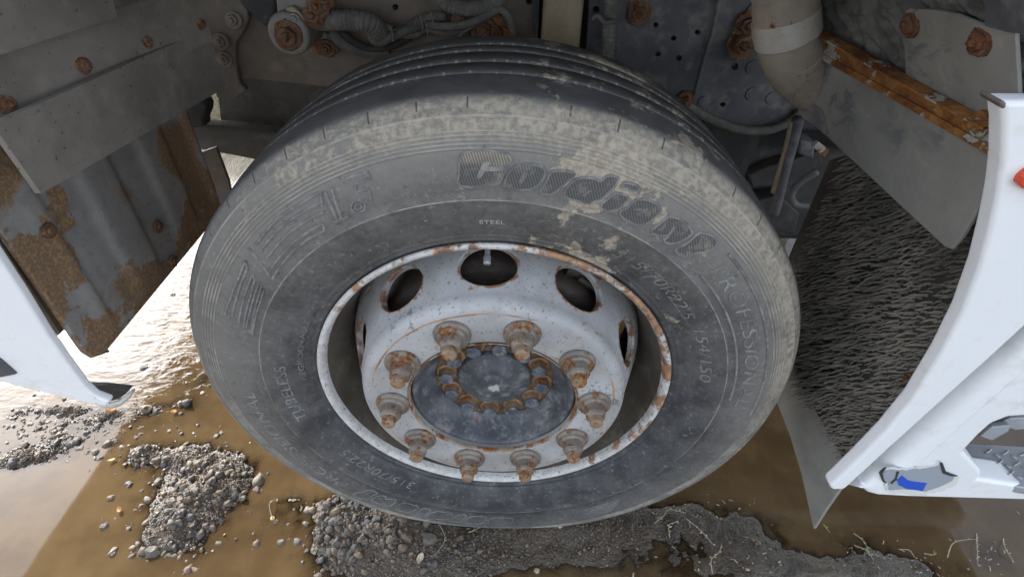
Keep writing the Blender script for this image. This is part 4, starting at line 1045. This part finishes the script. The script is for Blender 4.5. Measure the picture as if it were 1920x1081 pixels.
# vertical ribbed conduit on the right
tube("ribbed_hose", [fy(.50)(1147, -60), fy(.50)(1146, 0), fy(.50)(1142, 60), fy(.50)(1139, 120), fy(.50)(1138, 200)], .0125, MT['hose'], truck, per=.0085, amp=.07, n=14)
tube("hose_clip", [fy(.49)(1112, 36), fy(.48)(1122, 30), fy(.475)(1134, 42), fy(.475)(1155, 40)], .004, MT['hose'], truck, n=8)
# elbow pipe
pipe = tube("elbow_pipe", [aty(1471, -90, .30), aty(1473, -20, .30), aty(1474, 40, .30), aty(1482, 90, .305), aty(1505, 135, .315), aty(1548, 165, .335), aty(1600, 175, .37)], .0470, MT['pipe'], truck, n=36)
v, f = tube_geo([aty(1472.5, 28, .30), aty(1474, 48, .30), aty(1477, 70, .301)], .0490, 36)
link("clamp_band", v, f, MT['clamp'], pipe, smooth=True)
v, f = tube_geo([aty(1490, 104, .308), aty(1494, 112, .310)], .0482, 36); link("pipe_seam", v, f, MT['pipe'], pipe, smooth=True)
# left cluster
brk = plate("spring_bracket", [(372, 40), (380, -60), (420, -60), (446, -6), (464, 20), (466, 36), (458, 58), (442, 82), (441, 110), (445, 140), (450, 158), (462, 170), (440, 186), (405, 184), (396, 120)], fy(.57), .02, MT['bracket'], truck, bevel=.004)
for x, y in ((438, 38), (414, 78), (421, 112)): bolt("bracket_bolt", fy(.565)(x, y), (0, -1, .15), .012, MT['frame'], brk)
plate("air_spring", [(425, -60), (522, -60), (520, 20), (516, 44), (506, 56), (494, 52), (470, 30), (446, 6)], fy(.55), .05, MT['blackrub_shade'], truck, bevel=.015, seg=3)
eye_c = fy(.50)(546, 66)
eb = MB(); eb.prism(eye_c + Vector((0, .08, 0)), (0, -1, .05), [(0, .040), (.088, .040), (.094, .036), (.094, .027)], 28); eb.link("shackle_eye", MT['shackle'], truck, bevel=.003)
bolt("shackle_bolt", eye_c + Vector((0, -.014, .003)), (0, -1, .05), .0195, MT['rusthead'], truck)
plate("shackle_arm", [(520, 30), (512, -60), (572, -60), (576, 20), (584, 50), (570, 66), (545, 30), (528, 52), (514, 60), (508, 54)], fy(.515), .03, MT['shackle'], truck, bevel=.005)
plate("shackle_arm", [(534, 16), (548, 12), (566, 28), (580, 58), (572, 72), (560, 52), (542, 34)], fy(.495), .016, MT['post'], truck, bevel=.003)
bolt("shackle_grease_plug", fy(.492)(552, 36), (0, -1, 0), .008, MT['shackle'], truck, lump=False)
for x, y in ((595, 14), (606, -4), (588, 30)): bolt("rusty_nut", fy(.50)(x, y), (0, -1, .2), .015, MT['rusthead'], truck)
tear = plate("hanger_plate", [(560, 66), (590, 55), (612, 62), (630, 84), (634, 98), (626, 106), (610, 107), (575, 98)], fy(.58), .014, MT['shackle'], truck, bevel=.004)
bolt("hanger_bolt", fy(.575)(613, 91), (0, -1, 0), .0125, MT['rusthead'], tear)
# hoses and cables on the rail
tube("ribbed_hose", [fy(.53)(592, 36), fy(.52)(620, 38), fy(.52)(655, 38), fy(.525)(688, 42), fy(.55)(716, 60)], .0195, MT['hose'], truck, per=.0072, amp=.05, n=16)
tube("cable", [fy(.57)(640, 60), fy(.565)(668, 82), fy(.56)(700, 92), fy(.56)(735, 86), fy(.56)(770, 70)], .0075, MT['dark'], truck, n=10)
tube("cable", [fy(.575)(620, 62), fy(.57)(650, 86), fy(.57)(690, 98), fy(.57)(730, 92)], .012, MT['hose'], truck, n=10)
tube("ribbed_hose", [fy(.55)(735, 54), fy(.545)(712, 50), fy(.54)(699, 58), fy(.54)(698, 72), fy(.54)(712, 80), fy(.54)(735, 70), fy(.545)(775, 52), fy(.55)(800, 46)], .0085, MT['hose'], truck, per=.0060, amp=.08, n=12)
tube("ribbed_hose", [fy(.55)(720, 62), fy(.55)(752, 60), fy(.55)(780, 42), fy(.55)(808, 32), fy(.55)(835, 30)], .0090, MT['hose'], truck, per=.0060, amp=.06, n=12)
tube("cable", [fy(.555)(745, 66), fy(.55)(780, 66), fy(.55)(800, 56), fy(.55)(840, 62), fy(.555)(880, 58)], .0065, MT['hose'], truck, n=10)
tube("cable", [fy(.53)(800, 46), fy(.525)(840, 50), fy(.52)(880, 44), fy(.52)(915, 28), fy(.52)(938, 18), fy(.525)(954, 34), fy(.53)(962, 60), fy(.54)(966, 90)], .0075, MT['hose'], truck, n=10)
tube("cable", [fy(.53)(858, 74), fy(.53)(868, 62), fy(.525)(890, 48), fy(.525)(905, 40)], .0035, MT['hose'], truck, n=8)
tube("ribbed_hose", [fy(.54)(822, -12), fy(.53)(840, 8), fy(.53)(870, 16), fy(.53)(905, 14), fy(.53)(930, 4), fy(.54)(948, -14)], .0145, MT['hose'], truck, per=.0066, amp=.05, n=14)
for x, y in ((790, 42), (810, 36), (735, 64), (800, 58)):
    v, f = tube_geo([fy(.528)(x - 2, y - 14), fy(.522)(x + 1, y), fy(.528)(x + 3, y + 14)], .0016, 6); link("cable_tie", v, f, MT['frame'], truck)
for x, y, r in ((907, 57, .017), (924, 61, .011), (859, 38, .009)): bolt("rusty_nut", fy(.535)(x, y), (0, -1, .2), r, MT['rusthead'], truck)
plate("rusty_tab", [(922, 32), (934, 26), (942, 32), (940, 50), (930, 50)], fy(.55), .01, MT['anglebar'], truck); plate("rusty_tab", [(944, 52), (956, 56), (962, 80), (945, 82)], fy(.55), .01, MT['anglebar'], truck)
plate("hose_bracket", [(855, 58), (900, 52), (935, 44), (945, 90), (850, 100)], fy(.575), .012, MT['framedark'], truck, bevel=.003)
# lower cross members on the left
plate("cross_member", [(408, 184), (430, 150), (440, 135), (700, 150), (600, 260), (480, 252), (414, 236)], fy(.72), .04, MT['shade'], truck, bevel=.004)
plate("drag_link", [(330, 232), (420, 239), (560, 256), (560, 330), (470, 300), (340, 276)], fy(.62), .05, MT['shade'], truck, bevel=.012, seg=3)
plate("rubber_stop", [(335, 165), (380, 186), (389, 200), (388, 212), (382, 226), (384, 240), (335, 245)], fy(.56), .04, MT['blackrub_shade'], truck, bevel=.008)
plate("hanger_strap", [(350, 296), (404, 276), (428, 340), (440, 400), (370, 400)], fy(.5), .01, MT['bracket'], truck)

# deeper running gear: axle, springs, engine sump and far wheel, dark behind everything
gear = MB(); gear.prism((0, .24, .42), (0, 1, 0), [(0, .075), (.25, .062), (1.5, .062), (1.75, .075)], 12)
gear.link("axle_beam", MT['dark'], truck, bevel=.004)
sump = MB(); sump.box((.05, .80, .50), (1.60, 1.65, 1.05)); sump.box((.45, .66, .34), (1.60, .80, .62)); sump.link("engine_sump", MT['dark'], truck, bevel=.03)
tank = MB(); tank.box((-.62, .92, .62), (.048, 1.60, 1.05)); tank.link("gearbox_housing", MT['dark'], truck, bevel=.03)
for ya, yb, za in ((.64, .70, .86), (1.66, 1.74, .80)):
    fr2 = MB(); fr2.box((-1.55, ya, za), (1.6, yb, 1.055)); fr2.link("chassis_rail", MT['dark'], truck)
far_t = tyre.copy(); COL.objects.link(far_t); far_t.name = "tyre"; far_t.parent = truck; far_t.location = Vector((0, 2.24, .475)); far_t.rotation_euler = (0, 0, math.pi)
# things in the dark pocket right of the tyre
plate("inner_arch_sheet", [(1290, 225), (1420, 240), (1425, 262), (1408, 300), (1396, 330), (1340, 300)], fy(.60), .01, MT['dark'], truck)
tube("brake_pipe", [aty(1497, 222, .47), aty(1488, 260, .48), aty(1474, 310, .49), aty(1462, 360, .50), aty(1452, 400, .51)], .0115, MT['framedark'], truck, n=10)
tube("brake_pipe", [aty(1487, 226, .475), aty(1478, 270, .485), aty(1464, 320, .495), aty(1452, 360, .505)], .008, MT['post'], truck, n=8)
tube("bent_tube", [aty(1532, 322, .42), aty(1508, 336, .43), aty(1490, 352, .43), aty(1484, 372, .43), aty(1494, 384, .43), aty(1512, 386, .44)], .0075, MT['framedark'], truck, n=10)
plate("rusty_tab", [(1524, 276), (1534, 266), (1556, 282), (1546, 296)], fy(.40), .012, MT['anglebar'], truck, bevel=.002)
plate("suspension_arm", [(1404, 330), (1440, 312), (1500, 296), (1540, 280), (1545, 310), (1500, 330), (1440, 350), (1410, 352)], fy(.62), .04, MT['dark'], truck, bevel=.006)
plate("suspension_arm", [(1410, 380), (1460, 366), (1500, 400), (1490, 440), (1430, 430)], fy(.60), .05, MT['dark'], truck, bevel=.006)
plate("valve_block", [(1500, 262), (1530, 268), (1526, 300), (1498, 290)], fy(.50), .05, MT['framedark'], truck, bevel=.005)

# ------------------------------------------------------------------ pebbles, leaves, sprigs, twigs
def peb_mat(name, c1, c2):
    n = NT(name); v = n.oc
    a = n.new("ShaderNodeVectorMath"); a.operation = 'ADD'; n.lk(v, a.inputs[0]); r = n.rnd(); n.lk(n.comb(r, r, r), a.inputs[1])
    n1 = n.noise(a.outputs[0], 90, 5, .6); c = n.mix(n.step(n1, .3, .7), c1, c2)
    c = n.mix(n.ma('MULTIPLY', n.ma('FRACT', n.ma('MULTIPLY', r, 7.7)), .8), c, (.105, .077, .050))
    return n.out(c, n.ma('ADD', .26, n.ma('MULTIPLY', n.noise(v, 60, 2), .3)), 0.0, n.bump(n.noise(v, 350, 4), .4, .002), .45)
PM = [("grey", peb_mat("grey_stone", (.075, .066, .056), (.140, .124, .104))), ("dark slate", peb_mat("dark_stone", (.045, .046, .049), (.085, .085, .087))),
      ("tan", peb_mat("tan_stone", (.15, .108, .068), (.24, .178, .118))), ("reddish", peb_mat("reddish_stone", (.15, .095, .075), (.21, .14, .115)))]
def stone_geo(seed):
    bm = bmesh.new(); bmesh.ops.create_icosphere(bm, subdivisions=2 if seed < 50 else 1, radius=1)
    sc = Vector((1, .62 + .3 * random.random(), .45 + .3 * random.random()))
    for p in bm.verts:
        q = p.co.copy(); d = 1 + .42 * mnoise.noise(q * 1.2 + Vector((seed * 3.1, 0, 0))) + .26 * mnoise.noise(q * 2.7 + Vector((0, seed * 1.7, 0)))
        p.co = Vector((q.x * sc.x, q.y * sc.y, q.z * sc.z)) * d
    bm.verts.index_update(); v = np.array([tuple(p.co) for p in bm.verts]); f = [[q.index for q in g.verts] for g in bm.faces]; bm.free(); return v, f
SH = [stone_geo(i) for i in range(6)]; SL = [stone_geo(60 + i) for i in range(5)]
pm = {}
for i, (v, f) in enumerate(SH):
    for j, (nm, m) in enumerate(PM):
        me = bpy.data.meshes.new("pebble"); me.from_pydata(v.tolist(), [], f); me.materials.append(m); me.polygons.foreach_set("use_smooth", [i % 2 == 0] * len(f)); pm[i, j] = me
# scatter zones: px, py, rx, ry, count, size lo, size hi (m), place words
ZONES = [(365, 930, 120, 115, 400, .004, .0135, "on the gravel heap left of the tyre"), (262, 852, 45, 32, 55, .005, .012, "on the small gravel island in the puddle"),
         (430, 890, 80, 85, 80, .004, .013, "on the gravel heap left of the tyre"), (320, 1010, 90, 50, 46, .004, .011, "on the gravel heap left of the tyre"),
         (120, 820, 140, 60, 130, .005, .014, "in the bright water below the white side skirt"), (70, 800, 120, 70, 170, .003, .009, "in the bright water below the white side skirt"), (190, 800, 110, 60, 110, .003, .008, "in the bright water below the white side skirt"), (40, 780, 80, 40, 46, .005, .012, "in the bright water below the white side skirt"),
         (300, 770, 110, 55, 40, .004, .011, "in the shallow puddle beside the rear edge of the tyre"), (388, 700, 40, 42, 46, .004, .010, "in the shallow puddle beside the rear edge of the tyre"),
         (700, 1000, 140, 70, 320, .004, .0135, "on the mud bank under the tyre"), (640, 960, 55, 30, 34, .006, .013, "on the mud bank under the tyre"), (640, 1040, 80, 50, 80, .005, .013, "on the mud bank under the tyre"),
         (860, 1040, 160, 50, 130, .003, .008, "on the mud bank under the tyre"), (1120, 1030, 180, 60, 60, .0025, .006, "in the dark mud right of the wheel"), (1420, 1020, 180, 70, 60, .0025, .006, "in the dark mud right of the wheel"),
         (1700, 1050, 180, 40, 40, .0025, .006, "in the dark mud right of the wheel"), (250, 960, 90, 90, 16, .005, .011, "on the gravel heap left of the tyre")]
cand = []
for px, py, rx, ry, cnt, lo, hi, place in ZONES:
    for _ in range(cnt):
        a = random.uniform(0, 2 * math.pi); rr = abs(random.gauss(0, .62)) if cnt > 50 else math.sqrt(random.random())
        if rr > 1.6: continue
        x_, y_ = px + rx * rr * math.cos(a), py + ry * rr * math.sin(a)
        p = atz(x_, y_); size = (lo + (hi - lo) * random.random() ** 2.6) * .92
        if abs(p.x) < .35 and p.y > -.02 + .0 and p.y < .3 and abs(p.x) < .16: continue
        cand.append((size, p.x, p.y, place, (p - CAM).length))
# a handful of single stones placed where the photograph has them
for px, py, sz in ((275, 768, .016), (292, 772, .012), (350, 757, .014), (338, 758, .011), (270, 690, .012), (325, 553, .014), (655, 940, .021), (198, 985, .012), (212, 1032, .014), (290, 1034, .018), (268, 1032, .013), (615, 950, .014), (560, 1015, .012), (487, 902, .020), (810, 1020, .019), (640, 1023, .018)):
    p = atz(px, py); cand.append((sz, p.x, p.y, "in the shallow puddle beside the rear edge of the tyre" if py < 800 else "on the mud bank under the tyre" if px > 540 else "on the gravel heap left of the tyre", (p - CAM).length))
cand.sort(key=lambda c: -c[0] / c[4])
GN = {"on the gravel heap left of the tyre": "pebbles on the gravel heap", "on the small gravel island in the puddle": "pebbles on the small island", "in the bright water below the white side skirt": "pebbles in the bright water",
      "in the shallow puddle beside the rear edge of the tyre": "pebbles in the shallow puddle", "on the mud bank under the tyre": "pebbles on the mud bank", "in the dark mud right of the wheel": "pebbles in the dark mud"}
for sz, x, y, place, _ in cand[:300]:
    j = random.choices((0, 1, 2, 3), (5, 4, 2, 1))[0]; o = bpy.data.objects.new("pebble", pm[random.randrange(6), j]); COL.objects.link(o)
    o.location = (x, y, max(-.004, height(x, y)) + sz * .10); o.scale = (sz, sz, sz); o.rotation_euler = (random.gauss(0, .35), random.gauss(0, .35), random.uniform(0, 6.28))
    szw = "large" if sz > .0115 else "middling" if sz > .0085 else "small"; tag(o, f"{szw} wet {PM[j][0]} pebble {place}", "pebble", f"{szw} {PM[j][0]} {GN[place]}")
def scatter_mesh(name, items, mats, label):
    V = []; F = []; FM = []; k = 0
    for sz, x, y, mi in items:
        v, f = random.choice(SL); a = random.uniform(0, 6.28); ca, sa = math.cos(a), math.sin(a); tilt = random.gauss(0, .4)
        p = v.copy(); p[:, 2] += p[:, 0] * tilt; q = np.stack([p[:, 0] * ca - p[:, 1] * sa, p[:, 0] * sa + p[:, 1] * ca, p[:, 2]], 1) * sz + np.array([x, y, max(-.003, height(x, y)) + sz * .10])
        V.append(q); F += [(g[0] + k, g[1] + k, g[2] + k) for g in f]; FM += [mi] * len(f); k += len(v)
    o = link(name, np.concatenate(V).tolist(), F, None, origin=(0, 0, 0), mats=mats, fm=FM, smooth=False)
    return tag(o, label, kind="stuff")
items = [(sz, x, y, random.choices((0, 1, 2, 3), (5, 3, 3, 1))[0]) for sz, x, y, _, _ in cand[300:]]
tries = 0
while len(items) < 8500 and tries < 60000:
    tries += 1
    px, py, wx, wy, hh = random.choice(HEAPS[:24]); a = random.uniform(0, 6.28); rr = math.sqrt(random.random()) * 1.25
    p = atz(px + wx * rr * math.cos(a), py + wy * rr * math.sin(a))
    hgt = height(p.x, p.y)
    if hgt < -.001 or px > 1120 or random.random() > .25 + hgt / .012: continue
    items.append((random.uniform(.0013, .0036) * (.75 if px > 900 else 1), p.x, p.y, random.choices((0, 1, 2, 3), (4, 2, 6, 2))[0]))
scatter_mesh("gravel", items, [m for _, m in PM], "fine wet gravel covering the heaps and mud banks in the puddle")

LM = {"yellow": grime("dry_yellow_leaf", (.42, .33, .10), (.50, .42, .20), dust=.2, scale=60), "orange": grime("wet_orange_leaf", (.40, .17, .05), (.48, .25, .09), dust=.1, scale=60),
      "cream": grime("pale_dry_leaf", (.55, .47, .32), (.62, .56, .42), dust=.2, scale=60), "green": grime("sprig_green", (.16, .22, .06), (.30, .34, .12), dust=.2, scale=60, dustcol=(.36, .35, .2)),
      "twig": grime("dry_twig", (.30, .25, .18), (.42, .37, .29), dust=.3, scale=60)}
def leaf(px, py, L, w, rot, mat, label, z=.004):
    p = atz(px, py); hz = max(0.0, height(p.x, p.y)) + z; v = []; f = []; n = 6
    for i in range(n + 1):
        t = i / n; ww = w * math.sin(math.pi * min(.98, t * .96 + .02)) ** .7
        for s in (-1, 0, 1): v.append((L * (t - .5), ww * s, .12 * L * (t - .5) ** 2 * 4 + abs(s) * .18 * w))
    for i in range(n):
        for s in range(2): f.append((i * 3 + s, i * 3 + s + 1, (i + 1) * 3 + s + 1, (i + 1) * 3 + s))
    o = link("fallen_leaf", v, f, mat, origin=(0, 0, 0), smooth=True); o.location = (p.x, p.y, hz); o.rotation_euler = (random.uniform(-.2, .2), random.uniform(-.2, .2), rot)
    s_ = o.modifiers.new("thick", 'SOLIDIFY'); s_.thickness = .0006
    return tag(o, label, "leaf")
leaf(790, 1054, .022, .0075, 1.2, LM['cream'], "pale cream leaf lying on the mud bank below the tyre")
leaf(1006, 1071, .013, .006, .4, LM['cream'], "tiny cream leaf scrap right of the mud bank at the bottom edge")
leaf(212, 772, .026, .009, .3, LM['orange'], "flat orange leaf floating below the curled tip of the side skirt")
leaf(225, 957, .016, .005, 2.2, LM['orange'], "orange leaf floating left of the large gravel heap")
leaf(210, 864, .018, .004, .5, LM['yellow'], "yellow leaf floating beside the small gravel island")
leaf(327, 773, .016, .006, .2, LM['orange'], "orange leaf beside the wet stones near the tyre's rear edge")
leaf(512, 973, .010, .006, .9, LM['yellow'], "yellow leaf scrap between the gravel heap and the mud bank")
leaf(1048, 992, .016, .008, .1, LM['cream'], "pale leaf scrap lying right against the bottom of the tyre")
def sprig(pts, nl, label, size=.006, mat='green', stem='twig', cat="plant", name="sprig"):
    P = [atz(x, y) for x, y in pts]; P = [Vector((p.x, p.y, max(0, height(p.x, p.y)) + .003 + .010 * math.sin(math.pi * i / max(1, len(P) - 1)))) for i, p in enumerate(P)]
    o = bpy.data.objects.new(name, None); COL.objects.link(o); o.location = P[0]; tag(o, label, cat)
    v, f = tube_geo(P, .0009, 6, taper=lambda t: 1.2 - .7 * t); link("stem", v, f, LM[stem], o, smooth=True)
    Q = spline(P, 8)
    for k in range(nl):
        q = Q[int(len(Q) * (.15 + .8 * k / max(1, nl - 1))) % len(Q)]; a = random.uniform(0, 6.28); L = size * random.uniform(.7, 1.4); d = Vector((math.cos(a), math.sin(a), random.uniform(.1, .7))); s = Vector((-math.sin(a), math.cos(a), .2))
        vv = [q, q + d * L * .5 + s * L * .28, q + d * L, q + d * L * .5 - s * L * .28 + Vector((0, 0, .0006))]
        link("leaf", vv, [(0, 1, 2), (0, 2, 3)], LM[mat], o)
    return o
sprig([(1225, 985), (1240, 975), (1252, 962), (1285, 964)], 12, "green sprig in the mud right of the tyre's foot")
sprig([(1255, 1010), (1252, 990), (1270, 982)], 8, "short stalk with pale leaves below the sprig by the tyre's foot", mat='cream')
sprig([(1285, 975), (1310, 1000), (1335, 1020)], 5, "thin dry stalk running right from the green sprig", mat='cream')
sprig([(1335, 1075), (1330, 1055), (1345, 1040), (1352, 1020)], 12, "pale straw tuft at the bottom edge right of centre", mat='yellow', size=.005)
sprig([(1600, 1000), (1616, 1020), (1628, 1044)], 10, "yellow green sprig in dark mud right of the pale mud flap")
sprig([(1600, 1022), (1620, 1036), (1632, 1050)], 12, "denser green clump below the sprig right of the mud flap")
sprig([(1545, 985), (1552, 995)], 5, "tiny green shoots at the tip of the pale mud flap", size=.005)
sprig([(1732, 1038), (1746, 1044), (1750, 1034)], 5, "small green shoot in the mud under the white sill", size=.005)
sprig([(1775, 1045), (1782, 1022), (1810, 1015), (1830, 1012)], 4, "pale dry twig bent at right angles under the step", mat='cream', size=.004)
sprig([(1830, 1000), (1826, 1030), (1832, 1060)], 6, "grey upright dry stalk under the step", mat='cream', size=.005)
sprig([(1880, 1010), (1878, 1030), (1900, 1055)], 5, "dry stem at the edge of the bluish water under the step", mat='cream', size=.005)
sprig([(1684, 1030), (1700, 1036), (1714, 1046)], 2, "short grey twig lying below the torn sticker", mat='cream', size=.004)
sprig([(822, 988), (830, 1002), (836, 1020), (830, 1034), (816, 1050)], 3, "forked pale root on the mud bank under the tyre", mat='twig', size=.006)
sprig([(885, 988), (892, 1000), (880, 1008), (905, 996), (920, 990)], 3, "tangled dry stalk at the right end of the mud bank", mat='twig', size=.005)
sprig([(512, 975), (508, 950), (520, 935)], 3, "muddy brown stalk between the two gravel heaps", mat='twig', size=.006)
fv, ff = [], []
for _ in range(110):
    px, py = random.uniform(1090, 1910), random.uniform(945, 1080)
    cx_, cy_ = random.choice(((1640, 1045), (1335, 1060), (1250, 985), (1430, 1070), (1720, 1068), (1860, 1040), (1350, 950)))
    if random.random() < .8: px, py = random.gauss(cx_, 38), random.gauss(cy_, 16)
    p = atz(px, py); h0 = height(p.x, p.y)
    z = max(0.0008, h0 + .0012); a = random.uniform(0, math.pi); L = random.choice((.0012, .0018, .0025, .004)) * random.uniform(.6, 1.4); w = random.uniform(.0006, .0016); d = Vector((math.cos(a), math.sin(a), random.uniform(-.1, .25))) * L; q = Vector((-math.sin(a), math.cos(a), .1)) * w
    c0 = Vector((p.x, p.y, z)); k = len(fv); fv += [c0 - d + q, c0 - d - q, c0 + d - q, c0 + d + q, c0 + Vector((0, 0, w)) + d * .2]; ff += [(k, k + 1, k + 4), (k + 1, k + 2, k + 4), (k + 2, k + 3, k + 4), (k + 3, k, k + 4)]
tag(link("straw_litter", fv, ff, LM['twig'], origin=(0, 0, 0)), "pale straw and leaf crumbs strewn over the dark mud on the right", kind="stuff")
print("bristles", NB, "gravel", len(items), "objects", len(S.objects))
